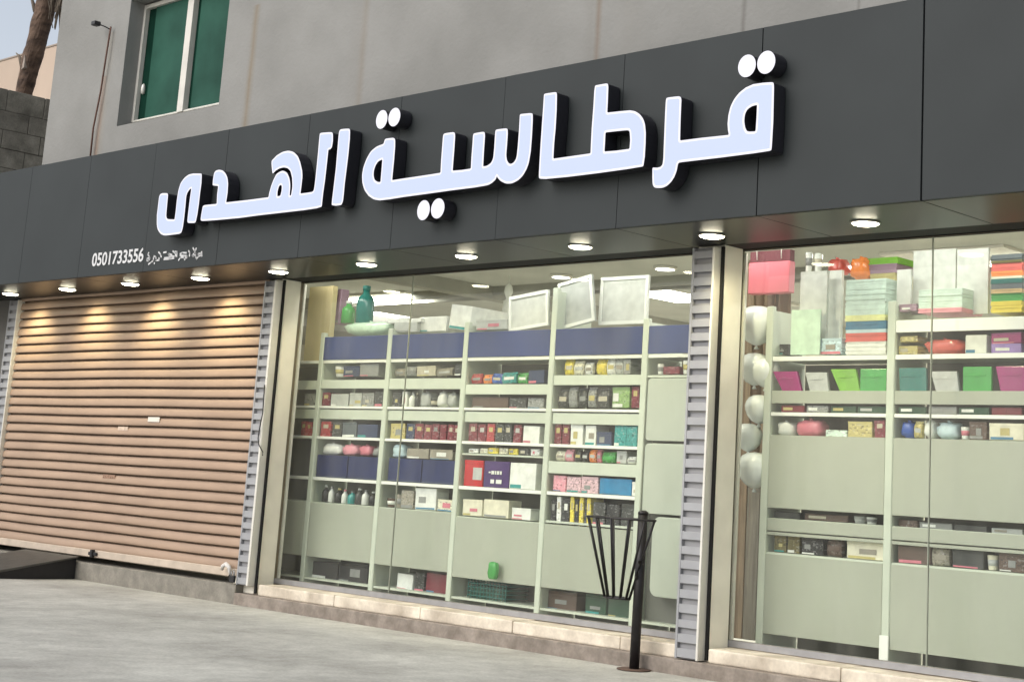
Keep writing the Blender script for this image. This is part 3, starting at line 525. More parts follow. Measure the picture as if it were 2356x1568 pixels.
# stacked pale drawer fronts in the last bay
def rslab(name, parent, x0, x1, z0, z1, y0, y1, m, r=.05):
    P = []
    for cx, cz, t0 in ((x1-r, z0+r, -90), (x1-r, z1-r, 0), (x0+r, z1-r, 90), (x0+r, z0+r, 180)):
        for k_ in range(5): t = radians(t0+k_*22.5); P.append((cx+r*cos(t), cz+r*sin(t)))
    return MB().prism(P, 'y', y0, y1, m).build(name, parent, .008, 2)
pn = mat('pale_plastic_panel', (.42, .46, .39), .35, 0, .06, 2)
dr = empty('plastic_cabinet', (-8.1, 1.6, .3), 'tall pale green plastic cabinet filling the last bay by the pillar', 'cabinet')
rslab('door', dr, -8.56, -8.02, 1.72, 2.225, 1.49, 1.8, pn, .03); rslab('door', dr, -8.56, -8.02, 1.14, 1.70, 1.49, 1.8, pn, .04); rslab('door', dr, -8.44, -8.02, .50, 1.12, 1.49, 1.8, pn, .07)
B(-8.57, -8.01, 1.60, 1.9, .3, 2.2, mat('cabinet_body', (.11, .115, .10), .6)).build('carcass', dr)

BX = [-7.35, -6.262, -5.17, -4.08, -2.99]
sB = shelving(BX, 'B', .42, [2.775, 2.775, 2.78, 2.78, 2.78], 'b', 'pale green metal shelving with document cases behind the right window')
for i in range(4):
    a, b = BX[i]+.034, BX[i+1]-.034
    if i: board(sB, a, b, 2.635); lip(sB, a, b, 2.545, 2.632)
    board(sB, a, b, 2.385, y1=1.98); lip(sB, a, b, 2.35, 2.385)
    board(sB, a, b, 2.12); lip(sB, a, b, 2.03, 2.125, m=PANEL)
    board(sB, a, b, 1.962); lip(sB, a, b, 1.935, 1.962)
    board(sB, a, b, 1.79); lip(sB, a, b, 1.248, 1.79, 'pale_panel', PANEL, 1.49)
    board(sB, a, b, 1.173); lip(sB, a, b, 1.08, 1.17, m=PANEL); lip(sB, a, b, 1.048, 1.071, m=PANEL); board(sB, a, b, 1.07)
    board(sB, a, b, .922); lip(sB, a, b, .33, .908, 'pale_panel', PANEL, 1.49)
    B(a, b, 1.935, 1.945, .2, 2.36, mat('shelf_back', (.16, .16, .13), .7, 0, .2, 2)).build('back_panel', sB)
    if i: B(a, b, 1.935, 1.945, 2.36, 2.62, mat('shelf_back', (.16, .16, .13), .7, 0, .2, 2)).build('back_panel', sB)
B(-6.30, -6.225, 1.47, 1.484, .25, .42, LIP).build('foot_cover', sB, .004)

# ------------------------------------------------------------------ shelf goods
GOODS=[
('cup','white',-12.781,-12.621,2.262,2.365,1.53,0.16,0, 'white cup, first from left, shelf under the blue header, first bay, left window', 0),
('box','navy',-12.587,-12.349,2.262,2.365,1.53,0.16,0, 'navy box, second from left, shelf under the blue header, first bay, left window', 0),
('box','grey',-12.329,-12.063,2.262,2.386,1.53,0.16,0, 'grey box, third from left, shelf under the blue header, first bay, left window', 0),
('pack','taupe',-11.825,-11.666,2.262,2.331,1.53,0.16,0, 'grey brown packet, first from left, shelf under the blue header, second bay, left window', 0),
('pack','grey',-11.653,-11.508,2.262,2.348,1.53,0.16,0, 'grey packet, second from left, shelf under the blue header, second bay, left window', 0),
('box','beige',-11.49,-11.231,2.262,2.353,1.53,0.16,0, 'beige box, third from left, shelf under the blue header, second bay, left window', 0),
('pack','taupe',-11.212,-10.99,2.262,2.331,1.53,0.16,0, 'grey brown packet, fourth from left, shelf under the blue header, second bay, left window', 0),
('box','charcoal',-10.96,-10.859,2.262,2.372,1.53,0.16,0, 'dark grey box, fifth from left, shelf under the blue header, second bay, left window', 0),
('pack','red',-10.725,-10.592,2.19,2.274,1.53,0.16,0, 'red packet, first from left, shelf under the blue header, third bay, left window', 0),
('pack','orange',-10.569,-10.466,2.19,2.266,1.53,0.16,0, 'orange packet, second from left, shelf under the blue header, third bay, left window', 0),
('pack','blue',-10.461,-10.331,2.19,2.274,1.53,0.16,0, 'blue packet, third from left, shelf under the blue header, third bay, left window', 0),
('pack','teal',-10.32,-10.142,2.19,2.284,1.53,0.16,0, 'teal packet, fourth from left, shelf under the blue header, third bay, left window', 0),
('pack','green',-10.131,-10.011,2.19,2.278,1.53,0.16,0, 'green packet, fifth from left, shelf under the blue header, third bay, left window', 0),
('box','navy',-9.995,-9.796,2.19,2.305,1.53,0.16,0, 'navy box, sixth from left, shelf under the blue header, third bay, left window', 0),
('pack','yellow',-9.556,-9.453,2.262,2.389,1.53,0.16,0, 'yellow packet, first from left, shelf under the blue header, fourth bay, left window', 0),
('pack','cream',-9.442,-9.33,2.262,2.372,1.53,0.16,0, 'cream packet, second from left, shelf under the blue header, fourth bay, left window', 0),
('pack','white',-9.315,-9.229,2.262,2.359,1.53,0.16,0, 'white packet, third from left, shelf under the blue header, fourth bay, left window', 0),
('pack','yellow',-9.189,-9.079,2.262,2.386,1.53,0.16,0, 'yellow packet, fourth from left, shelf under the blue header, fourth bay, left window', 0),
('pack','white',-9.069,-8.981,2.262,2.393,1.53,0.16,0, 'white packet, fifth from left, shelf under the blue header, fourth bay, left window', 0),
('pack','silver',-8.971,-8.883,2.262,2.389,1.53,0.16,0, 'light grey packet, sixth from left, shelf under the blue header, fourth bay, left window', 0),
('box','grey',-8.873,-8.796,2.262,2.386,1.53,0.16,0, 'grey box, seventh from left, shelf under the blue header, fourth bay, left window', 0),
('cup','white',-8.52,-8.455,2.262,2.345,1.53,0.16,0, 'white cup, first from left, shelf under the blue header, fifth bay, left window', 0),
('box','maroon',-8.445,-8.271,2.262,2.324,1.53,0.16,0, 'dark red box, second from left, shelf under the blue header, fifth bay, left window', 0),
('cup','white',-8.253,-8.18,2.262,2.372,1.53,0.16,0, 'white cup, third from left, shelf under the blue header, fifth bay, left window', 0),
('box','grey',-13.183,-13.025,1.97,2.09,1.53,0.16,0, 'grey box, first from left, second row down, end bay, left window', 0),
('book','maroon',-12.887,-12.768,1.97,2.105,1.53,0.16,0, 'dark red notebook, first from left, second row down, first bay, left window', 0),
('box','silver',-12.747,-12.486,1.97,2.09,1.53,0.16,0, 'light grey box, second from left, second row down, first bay, left window', 0),
('box','silver',-12.466,-12.271,1.97,2.098,1.53,0.16,0, 'light grey box, third from left, second row down, first bay, left window', 0),
('box','grey',-12.258,-12.086,1.97,2.098,1.53,0.16,0, 'grey box, fourth from left, second row down, first bay, left window', 0),
('box','charcoal',-12.073,-11.955,1.97,2.113,1.53,0.16,0, 'dark grey box, fifth from left, second row down, first bay, left window', 0),
('box','charcoal',-11.807,-11.693,1.97,2.105,1.53,0.16,0, 'dark grey box, first from left, second row down, second bay, left window', 0),
('box','white',-11.674,-11.604,1.97,2.113,1.53,0.16,0, 'white box, second from left, second row down, second bay, left window', 0),
('bottle','white',-11.592,-11.51,1.97,2.117,1.53,0.16,0, 'white bottle, third from left, second row down, second bay, left window', 0),
('bottle','charcoal',-11.504,-11.454,1.97,2.105,1.53,0.16,0, 'dark grey bottle, fourth from left, second row down, second bay, left window', 0),
('bag','silver',-11.448,-11.294,1.97,2.113,1.53,0.16,0, 'light grey plastic bag, fifth from left, second row down, second bay, left window', 0),
('cup','charcoal',-11.282,-11.203,1.97,2.053,1.53,0.16,0, 'dark grey cup, sixth from left, second row down, second bay, left window', 0),
('bag','white',-11.197,-11.065,1.97,2.115,1.53,0.16,0, 'white plastic bag, seventh from left, second row down, second bay, left window', 0),
('bag','silver',-11.053,-10.928,1.97,2.105,1.53,0.16,0, 'light grey plastic bag, eighth from left, second row down, second bay, left window', 0),
('box','brown',-10.698,-10.229,1.97,2.068,1.53,0.16,0, 'brown box, first from left, second row down, third bay, left window', 0),
('box','charcoal',-10.207,-9.999,1.97,2.062,1.53,0.16,0, 'dark grey box, second from left, second row down, third bay, left window', 0),
('box','grey',-9.983,-9.785,1.97,2.062,1.53,0.16,0, 'grey box, third from left, second row down, third bay, left window', 0),
('pack','charcoal',-9.62,-9.501,1.985,2.129,1.53,0.16,0, 'dark grey packet, first from left, second row down, fourth bay, left window', 0),
('pack','grey',-9.486,-9.383,1.985,2.147,1.53,0.16,0, 'grey packet, second from left, second row down, fourth bay, left window', 0),
('pack','charcoal',-9.368,-9.272,1.985,2.138,1.53,0.16,0, 'dark grey packet, third from left, second row down, fourth bay, left window', 0),
('pack','grey',-9.262,-9.172,1.985,2.147,1.53,0.16,0, 'grey packet, fourth from left, second row down, fourth bay, left window', 0),
('pack','charcoal',-9.162,-9.024,1.985,2.138,1.53,0.16,0, 'dark grey packet, fifth from left, second row down, fourth bay, left window', 0),
('box','leafgreen',-8.984,-8.791,1.985,2.156,1.53,0.16,0, 'leaf green box, sixth from left, second row down, fourth bay, left window', 0),
('book','maroon',-8.767,-8.686,1.985,2.161,1.53,0.16,0, 'dark red notebook, seventh from left, second row down, fourth bay, left window', 0),
('book','red',-13.195,-13.116,1.668,1.812,1.53,0.16,0, 'red notebook, first from left, third row down, end bay, left window', 0),
('book','red',-13.102,-13.023,1.668,1.805,1.53,0.16,0, 'red notebook, second from left, third row down, end bay, left window', 0),
('book','red',-12.868,-12.716,1.668,1.815,1.53,0.16,0, 'red notebook, first from left, third row down, first bay, left window', 0),
('book','charcoal',-12.695,-12.544,1.668,1.812,1.53,0.16,0, 'dark grey notebook, second from left, third row down, first bay, left window', 0),
('box','slate',-12.531,-12.309,1.668,1.812,1.53,0.16,0, 'slate grey box, third from left, third row down, first bay, left window', 0),
('box','navy',-12.295,-11.993,1.668,1.797,1.53,0.16,0, 'navy box, fourth from left, third row down, first bay, left window', 0),
('box','straw',-11.801,-11.599,1.668,1.812,1.53,0.16,0, 'straw box, first from left, third row down, second bay, left window', 0),
('book','navy',-11.574,-11.462,1.668,1.812,1.53,0.16,0, 'navy notebook, second from left, third row down, second bay, left window', 0),
('book','maroon',-11.443,-11.327,1.668,1.815,1.53,0.16,0, 'dark red notebook, third from left, third row down, second bay, left window', 0),
('book','maroon',-11.315,-11.217,1.668,1.808,1.53,0.16,0, 'dark red notebook, fourth from left, third row down, second bay, left window', 0),
('book','maroon',-11.205,-11.109,1.668,1.815,1.53,0.16,0, 'dark red notebook, fifth from left, third row down, second bay, left window', 0),
('book','maroon',-11.097,-11.014,1.668,1.811,1.53,0.16,0, 'dark red notebook, sixth from left, third row down, second bay, left window', 0),
('book','maroon',-11.002,-10.919,1.668,1.815,1.53,0.16,0, 'dark red notebook, seventh from left, third row down, second bay, left window', 0),
('book','maroon',-10.908,-10.843,1.668,1.809,1.53,0.16,0, 'dark red notebook, eighth from left, third row down, second bay, left window', 0),
('book','maroon',-10.71,-10.595,1.668,1.83,1.53,0.16,0, 'dark red notebook, first from left, third row down, third bay, left window', 0),
('book','maroon',-10.584,-10.482,1.668,1.823,1.53,0.16,0, 'dark red notebook, second from left, third row down, third bay, left window', 0),
('book','red',-10.47,-10.375,1.668,1.83,1.53,0.16,0, 'red notebook, third from left, third row down, third bay, left window', 0),
('book','charcoal',-10.358,-10.253,1.668,1.825,1.53,0.16,0, 'dark grey notebook, fourth from left, third row down, third bay, left window', 0),
('book','charcoal',-10.242,-10.149,1.668,1.83,1.53,0.16,0, 'dark grey notebook, fifth from left, third row down, third bay, left window', 0),
('book','maroon',-10.138,-10.04,1.668,1.827,1.53,0.16,0, 'dark red notebook, sixth from left, third row down, third bay, left window', 0),
('box','white',-10.013,-9.815,1.668,1.818,1.53,0.16,0, 'white box, seventh from left, third row down, third bay, left window', 0),
('book','maroon',-9.631,-9.548,1.668,1.841,1.53,0.16,0, 'dark red notebook, first from left, third row down, fourth bay, left window', 0),
('book','maroon',-9.538,-9.461,1.668,1.845,1.53,0.16,0, 'dark red notebook, second from left, third row down, fourth bay, left window', 0),
('box','white',-9.44,-9.299,1.668,1.841,1.53,0.16,0, 'white box, third from left, third row down, fourth bay, left window', 0),
('box','white',-9.273,-9.149,1.668,1.832,1.53,0.16,0, 'white box, fourth from left, third row down, fourth bay, left window', 0),
('box','navy',-9.134,-8.967,1.668,1.781,1.53,0.16,0, 'navy box, fifth from left, third row down, fourth bay, left window', 0),
('box','teal',-8.943,-8.808,1.668,1.846,1.53,0.16,0, 'teal box, sixth from left, third row down, fourth bay, left window', 0),
('box','teal',-8.799,-8.685,1.668,1.835,1.53,0.16,0, 'teal box, seventh from left, third row down, fourth bay, left window', 0),
('bag','white',-12.849,-12.54,1.492,1.603,1.52,0.16,0, 'white plastic bag, first from left, fourth row down, first bay, left window', 0),
('bag','pink',-12.526,-12.285,1.492,1.599,1.52,0.16,0, 'pink plastic bag, second from left, fourth row down, first bay, left window', 0),
('bag','rose',-12.271,-12.074,1.492,1.596,1.52,0.16,0, 'rose plastic bag, third from left, fourth row down, first bay, left window', 0),
('bag','grey',-12.061,-11.945,1.492,1.581,1.52,0.16,0, 'grey plastic bag, fourth from left, fourth row down, first bay, left window', 0),
('bag','paleblue',-11.782,-11.563,1.492,1.618,1.52,0.16,0, 'pale blue plastic bag, first from left, fourth row down, second bay, left window', 0),
('box','taupe',-11.532,-11.226,1.492,1.584,1.52,0.16,0, 'grey brown box, second from left, fourth row down, second bay, left window', 0),
('box','taupe',-11.208,-10.899,1.492,1.581,1.52,0.16,0, 'grey brown box, third from left, fourth row down, second bay, left window', 0),
('flat','white',-10.692,-10.566,1.565,1.603,1.53,0.16,0, 'white flat pack, first from left, fourth row down, third bay, left window', 0),
('flat','cream',-10.549,-10.453,1.565,1.61,1.53,0.16,0, 'cream flat pack, second from left, fourth row down, third bay, left window', 0),
('flat','yellow',-10.436,-10.314,1.565,1.617,1.53,0.16,0, 'yellow flat pack, third from left, fourth row down, third bay, left window', 0),
('flat','cream',-10.297,-10.187,1.565,1.617,1.53,0.16,0, 'cream flat pack, fourth from left, fourth row down, third bay, left window', 0),
('flat','yellow',-10.176,-10.067,1.565,1.617,1.53,0.16,0, 'yellow flat pack, fifth from left, fourth row down, third bay, left window', 0),
('box','charcoal',-10.051,-9.933,1.565,1.617,1.53,0.16,0, 'dark grey box, sixth from left, fourth row down, third bay, left window', 0),
('box','white',-9.906,-9.8,1.565,1.617,1.53,0.16,0, 'white box, seventh from left, fourth row down, third bay, left window', 0),
('pack','cream',-9.599,-9.496,1.528,1.606,1.53,0.16,0, 'cream packet, first from left, fourth row down, fourth bay, left window', 0),
('pack','pink',-9.486,-9.394,1.528,1.623,1.53,0.16,0, 'pink packet, second from left, fourth row down, fourth bay, left window', 0),
('pack','charcoal',-9.379,-9.309,1.528,1.623,1.53,0.16,0, 'dark grey packet, third from left, fourth row down, fourth bay, left window', 0),
('pack','black',-9.294,-9.224,1.528,1.618,1.53,0.16,0, 'black packet, fourth from left, fourth row down, fourth bay, left window', 0),
('pack','orange',-9.209,-9.135,1.528,1.629,1.53,0.16,0, 'orange packet, fifth from left, fourth row down, fourth bay, left window', 0),
('pack','rose',-9.125,-9.076,1.528,1.629,1.53,0.16,0, 'rose packet, sixth from left, fourth row down, fourth bay, left window', 0),
('pack','green',-9.061,-8.915,1.528,1.612,1.53,0.16,0, 'green packet, seventh from left, fourth row down, fourth bay, left window', 0),
('box','silver',-8.901,-8.795,1.528,1.629,1.53,0.16,0, 'light grey box, eighth from left, fourth row down, fourth bay, left window', 0),
('pack','white',-8.781,-8.691,1.528,1.584,1.53,0.16,0, 'white packet, ninth from left, fourth row down, fourth bay, left window', 0),
('binder','deepblue',-12.877,-12.399,1.27,1.487,1.52,0.3,0, 'dark blue box file, first from left, fifth row down, first bay, left window', 0),
('binder','deepblue',-12.386,-11.934,1.27,1.487,1.52,0.3,0, 'dark blue box file, second from left, fifth row down, first bay, left window', 0),
('binder','deepblue',-11.78,-11.309,1.27,1.487,1.52,0.3,0, 'dark blue box file, first from left, fifth row down, second bay, left window', 0),
('binder','deepblue',-11.297,-10.846,1.27,1.487,1.52,0.3,0, 'dark blue box file, second from left, fifth row down, second bay, left window', 0),
('box','brightred',-10.725,-10.476,1.27,1.5,1.52,0.25,0, 'bright red box, first from left, fifth row down, third bay, left window', 0),
('box','purple',-10.464,-10.144,1.27,1.5,1.52,0.25,0, 'purple box, second from left, fifth row down, third bay, left window', 0),
('box','white',-10.134,-9.813,1.27,1.495,1.52,0.25,0, 'white box, third from left, fifth row down, third bay, left window', 0),
('box','pink',-9.607,-9.454,1.27,1.406,1.52,0.2,0, 'pink box, first from left, fifth row down, fourth bay, left window', 0),
('box','palepink',-9.444,-9.278,1.27,1.4,1.52,0.2,0, 'pale pink box, second from left, fifth row down, fourth bay, left window', 0),
('box','palepink',-9.268,-9.081,1.27,1.406,1.52,0.2,0, 'pale pink box, third from left, fifth row down, fourth bay, left window', 0),
('box','azure',-9.066,-8.712,1.27,1.403,1.52,0.2,0, 'bright blue box, fourth from left, fifth row down, fourth bay, left window', 0),
('box','white',-8.702,-8.637,1.27,1.382,1.52,0.2,0, 'white box, fifth from left, fifth row down, fourth bay, left window', 0),
('bottle','black',-12.794,-12.712,1.03,1.194,1.53,0.16,0, 'black bottle, first from left, sixth row down, first bay, left window', 0),
('bottle','white',-12.691,-12.623,1.03,1.184,1.53,0.16,0, 'white bottle, second from left, sixth row down, first bay, left window', 0),
('bottle','black',-12.603,-12.502,1.03,1.173,1.53,0.16,0, 'black bottle, third from left, sixth row down, first bay, left window', 0),
('bottle','white',-12.482,-12.415,1.03,1.163,1.53,0.16,0, 'white bottle, fourth from left, sixth row down, first bay, left window', 0),
('bottle','teal',-12.395,-12.302,1.03,1.153,1.53,0.16,0, 'teal bottle, fifth from left, sixth row down, first bay, left window', 0),
('bottle','charcoal',-12.282,-12.19,1.03,1.184,1.53,0.16,0, 'dark grey bottle, sixth from left, sixth row down, first bay, left window', 0),
('bottle','white',-12.17,-12.092,1.03,1.173,1.53,0.16,0, 'white bottle, seventh from left, sixth row down, first bay, left window', 0),
('bottle','black',-12.073,-11.983,1.03,1.163,1.53,0.16,0, 'black bottle, eighth from left, sixth row down, first bay, left window', 0),
('cup','brown',-11.802,-11.695,1.03,1.112,1.53,0.16,0, 'brown cup, first from left, sixth row down, second bay, left window', 0),
('cup','taupe',-11.682,-11.583,1.03,1.153,1.53,0.16,0, 'grey brown cup, second from left, sixth row down, second bay, left window', 0),
('box','taupe',-11.57,-11.398,1.03,1.194,1.53,0.16,0, 'grey brown box, third from left, sixth row down, second bay, left window', 0),
('box','white',-11.368,-11.08,1.03,1.225,1.53,0.16,0, 'white box, fourth from left, sixth row down, second bay, left window', 0),
('box','cream',-11.062,-10.852,1.03,1.133,1.53,0.16,0, 'cream box, fifth from left, sixth row down, second bay, left window', 0),
('box','cream',-10.719,-10.459,1.01,1.152,1.53,0.16,0, 'cream box, first from left, sixth row down, third bay, left window', 0),
('box','cream',-10.448,-10.13,1.01,1.165,1.53,0.16,0, 'cream box, second from left, sixth row down, third bay, left window', 0),
('box','white',-10.087,-9.852,1.01,1.107,1.53,0.16,0, 'white box, third from left, sixth row down, third bay, left window', 0),
('book','black',-9.61,-9.554,1.0,1.204,1.53,0.16,0, 'black notebook, first from left, sixth row down, fourth bay, left window', 0),
('book','white',-9.543,-9.493,1.0,1.228,1.53,0.16,0, 'white notebook, second from left, sixth row down, fourth bay, left window', 0),
('book','black',-9.482,-9.407,1.0,1.216,1.53,0.16,0, 'black notebook, third from left, sixth row down, fourth bay, left window', 0),
('book','yellow',-9.392,-9.346,1.0,1.233,1.53,0.16,0, 'yellow notebook, fourth from left, sixth row down, fourth bay, left window', 0),
('book','black',-9.336,-9.292,1.0,1.216,1.53,0.16,0, 'black notebook, fifth from left, sixth row down, fourth bay, left window', 0),
('book','yellow',-9.282,-9.237,1.0,1.233,1.53,0.16,0, 'yellow notebook, sixth from left, sixth row down, fourth bay, left window', 0),
('book','black',-9.227,-9.202,1.0,1.228,1.53,0.16,0, 'black notebook, seventh from left, sixth row down, fourth bay, left window', 0),
('book','yellow',-9.193,-9.148,1.0,1.233,1.53,0.16,0, 'yellow notebook, eighth from left, sixth row down, fourth bay, left window', 0),
('box','charcoal',-9.129,-8.993,1.0,1.204,1.53,0.16,0, 'dark grey box, ninth from left, sixth row down, fourth bay, left window', 0),
('box','black',-8.978,-8.835,1.0,1.192,1.53,0.16,0, 'black box, tenth from left, sixth row down, fourth bay, left window', 0),
('box','charcoal',-8.82,-8.679,1.0,1.204,1.53,0.16,0, 'dark grey box, eleventh from left, sixth row down, fourth bay, left window', 0),
('box','black',-12.933,-12.506,0.29,0.45,1.6,0.3,0, 'black box, first from left, floor row under the pale panel, first bay, left window', 0),
('box','black',-12.486,-12.049,0.29,0.47,1.6,0.3,0, 'black box, second from left, floor row under the pale panel, first bay, left window', 0),
('box','white',-11.623,-11.392,0.29,0.434,1.6,0.3,0, 'white box, first from left, floor row under the pale panel, second bay, left window', 0),
('box','charcoal',-11.374,-11.242,0.29,0.46,1.6,0.3,0, 'dark grey box, second from left, floor row under the pale panel, second bay, left window', 0),
('box','maroon',-11.224,-10.931,0.29,0.47,1.6,0.3,0, 'dark red box, third from left, floor row under the pale panel, second bay, left window', 0),
('box','brown',-9.677,-9.325,0.29,0.442,1.6,0.3,0, 'brown box, first from left, floor row under the pale panel, fourth bay, left window', 0),
('box','forest',-9.227,-8.985,0.29,0.452,1.6,0.3,0, 'dark green box, second from left, floor row under the pale panel, fourth bay, left window', 0),
('box','forest',-8.971,-8.726,0.29,0.442,1.6,0.3,0, 'dark green box, third from left, floor row under the pale panel, fourth bay, left window', 0),
('bag','palegreen',-12.785,-11.971,2.684,2.815,1.56,0.3,0, 'crumpled pale green plastic bag lying on top of the first shelf bay', 0),
('bottle','green',-12.921,-12.779,2.822,3.055,1.66,0.1,0, 'round green bottle standing beside the taller teal one above the shelves', 0),
('bottle','tealdark',-12.696,-12.516,2.815,3.202,1.66,0.1,0, 'tall dark teal bottle on top of the first shelf bay', 0),
('box','mauve',-13.027,-12.956,2.817,3.179,1.7,0.1,0, 'narrow mauve box standing left of the green bottle', 0),
('box','white',-12.031,-11.516,2.78,2.818,1.56,0.25,0, 'flat white tray overhanging the post between first two bays', 0),
('box','silver',-11.908,-11.568,2.686,2.779,1.56,0.3,0, 'grey box under the flat white tray on the shelves', 0),
('box','white',-11.59,-11.205,2.691,2.833,1.6,0.3,0, 'long white carton on top of the second shelf bay', 0),
('box','white',-11.192,-10.903,2.701,2.932,1.62,0.5,0.12, 'big open white carton tipped back above the second shelf bay', 0),
('box','silver',-10.723,-10.316,2.679,2.767,1.54,0.3,0, 'low grey box lying above the left half of third bay', 0),
('board','offwhite',-10.298,-9.805,2.677,2.999,1.56,0.03,-0.1, 'small framed canvas leaning above the third shelf bay', 0),
('board','silver',-9.697,-9.292,2.698,3.113,1.6,0.035,-0.17, 'tall grey framed canvas leaning left above the fourth bay', 0),
('board','offwhite',-9.333,-8.786,2.705,3.121,1.7,0.03,0, 'widest pale canvas standing upright above the fourth bay', 0),
('folder','magenta',-7.319,-7.077,2.12,2.273,1.5,0.05,-0.34, 'magenta document case, first from left, slanted row of document cases, first bay, right window', 1),
('folder','silver',-7.021,-6.818,2.12,2.264,1.5,0.05,-0.18, 'light grey document case, second from left, slanted row of document cases, first bay, right window', 1),
('folder','lime',-6.794,-6.558,2.12,2.287,1.5,0.05,-0.28, 'lime document case, third from left, slanted row of document cases, first bay, right window', 1),
('folder','green',-6.528,-6.306,2.12,2.287,1.5,0.05,-0.0, 'green document case, fourth from left, slanted row of document cases, first bay, right window', 1),
('folder','tealdark',-6.205,-5.978,2.12,2.291,1.5,0.05,-0.04, 'dark teal document case, first from left, slanted row of document cases, second bay, right window', 1),
('folder','silver',-5.943,-5.729,2.12,2.264,1.5,0.05,-0.16, 'light grey document case, second from left, slanted row of document cases, second bay, right window', 1),
('folder','green',-5.688,-5.468,2.12,2.295,1.5,0.05,0, 'green document case, third from left, slanted row of document cases, second bay, right window', 1),
('folder','magenta',-5.435,-5.202,2.12,2.295,1.5,0.05,-0.12, 'magenta document case, fourth from left, slanted row of document cases, second bay, right window', 1),
('flat','maroon',-7.239,-7.027,1.965,2.017,1.52,0.16,0, 'dark red flat pack, first in thin strip below the document cases, first bay, right window', 1),
('flat','grey',-7.008,-6.813,1.965,2.017,1.52,0.16,0, 'grey flat pack, second from left, thin strip below the document cases, first bay, right window', 1),
('flat','forest',-6.793,-6.573,1.965,2.017,1.52,0.16,0, 'dark green flat pack, third in thin strip below the document cases, first bay, right window', 1),
('flat','forest',-6.558,-6.314,1.965,2.017,1.52,0.16,0, 'dark green flat pack, fourth in thin strip below the document cases, first bay, right window', 1),
('flat','forest',-6.213,-5.986,1.965,2.017,1.52,0.16,0, 'dark green flat pack, first in thin strip below the document cases, second bay, right window', 1),
('flat','grey',-5.968,-5.744,1.965,2.017,1.52,0.16,0, 'grey flat pack, second from left, thin strip below the document cases, second bay, right window', 1),
('flat','forest',-5.727,-5.493,1.965,2.017,1.52,0.16,0, 'dark green flat pack, third in thin strip below the document cases, second bay, right window', 1),
('flat','maroon',-5.477,-5.25,1.965,2.017,1.52,0.16,0, 'dark red flat pack, fourth in thin strip below the document cases, second bay, right window', 1),
('bag','white',-7.294,-7.141,1.79,1.895,1.52,0.16,0, 'white plastic bag, first from left, row above the upper pale panel, first bay, right window', 1),
('bag','rose',-7.117,-6.873,1.79,1.916,1.52,0.16,0, 'rose plastic bag, second from left, row above the upper pale panel, first bay, right window', 1),
('box','mint',-6.827,-6.644,1.79,1.839,1.52,0.16,0, 'mint box, third from left, row above the upper pale panel, first bay, right window', 1),
('box','straw',-6.633,-6.428,1.79,1.902,1.52,0.16,0, 'straw box, fourth from left, row above the upper pale panel, first bay, right window', 1),
('book','maroon',-6.406,-6.318,1.79,1.916,1.52,0.16,0, 'dark red notebook, fifth from left, row above the upper pale panel, first bay, right window', 1),
('bag','blue',-6.203,-6.092,1.795,1.914,1.52,0.16,0, 'blue plastic bag, first from left, row above the upper pale panel, second bay, right window', 1),
('pack','straw',-6.085,-6.018,1.795,1.907,1.52,0.16,0, 'straw packet, second from left, row above the upper pale panel, second bay, right window', 1),
('bag','white',-6.011,-5.931,1.795,1.921,1.52,0.16,0, 'white plastic bag, third from left, row above the upper pale panel, second bay, right window', 1),
('bag','paleblue',-5.921,-5.736,1.795,1.914,1.52,0.16,0, 'pale blue plastic bag, fourth in row above the upper pale panel, second bay, right window', 1),
('cup','white',-5.722,-5.655,1.795,1.879,1.52,0.16,0, 'white cup, fifth from left, row above the upper pale panel, second bay, right window', 1),
('box','brown',-5.641,-5.509,1.795,1.914,1.52,0.16,0, 'brown box, sixth from left, row above the upper pale panel, second bay, right window', 1),
('box','cream',-5.489,-5.23,1.795,1.907,1.52,0.16,0, 'cream box, seventh from left, row above the upper pale panel, second bay, right window', 1),
('flat','charcoal',-7.303,-7.065,1.175,1.224,1.56,0.16,0, 'dark grey flat pack, first in narrow slit between the pale panels, first bay, right window', 1),
('flat','brown',-7.026,-6.643,1.175,1.224,1.56,0.16,0, 'brown flat pack, second from left, narrow slit between the pale panels, first bay, right window', 1),
('cup','silver',-6.614,-6.514,1.175,1.224,1.56,0.16,0, 'light grey cup, third from left, narrow slit between the pale panels, first bay, right window', 1),
('cup','white',-6.503,-6.422,1.175,1.224,1.56,0.16,0, 'white cup, fourth from left, narrow slit between the pale panels, first bay, right window', 1),
('flat','brown',-6.22,-6.065,1.17,1.223,1.56,0.16,0, 'brown flat pack, first from left, narrow slit between the pale panels, second bay, right window', 1),
('flat','grey',-6.048,-5.79,1.17,1.215,1.56,0.16,0, 'grey flat pack, second from left, narrow slit between the pale panels, second bay, right window', 1),
('flat','charcoal',-5.773,-5.524,1.17,1.215,1.56,0.16,0, 'dark grey flat pack, third in narrow slit between the pale panels, second bay, right window', 1),
('flat','silver',-5.492,-5.261,1.17,1.208,1.56,0.16,0, 'light grey flat pack, fourth in narrow slit between the pale panels, second bay, right window', 1),
('box','olive',-7.279,-7.167,0.925,1.046,1.54,0.16,0, 'olive box, first from left, row above the lower pale panel, first bay, right window', 1),
('box','olive',-7.155,-7.05,0.925,1.046,1.54,0.16,0, 'olive box, second from left, row above the lower pale panel, first bay, right window', 1),
('box','black',-7.034,-6.834,0.925,1.046,1.54,0.16,0, 'black box, third from left, row above the lower pale panel, first bay, right window', 1),
('pack','brown',-6.811,-6.679,0.925,1.046,1.54,0.16,0, 'brown packet, fourth from left, row above the lower pale panel, first bay, right window', 1),
('box','cream',-6.631,-6.31,0.925,1.048,1.54,0.16,0, 'cream box, fifth from left, row above the lower pale panel, first bay, right window', 1),
('box','brown',-6.202,-5.945,0.925,1.046,1.54,0.16,0, 'brown box, first from left, row above the lower pale panel, second bay, right window', 1),
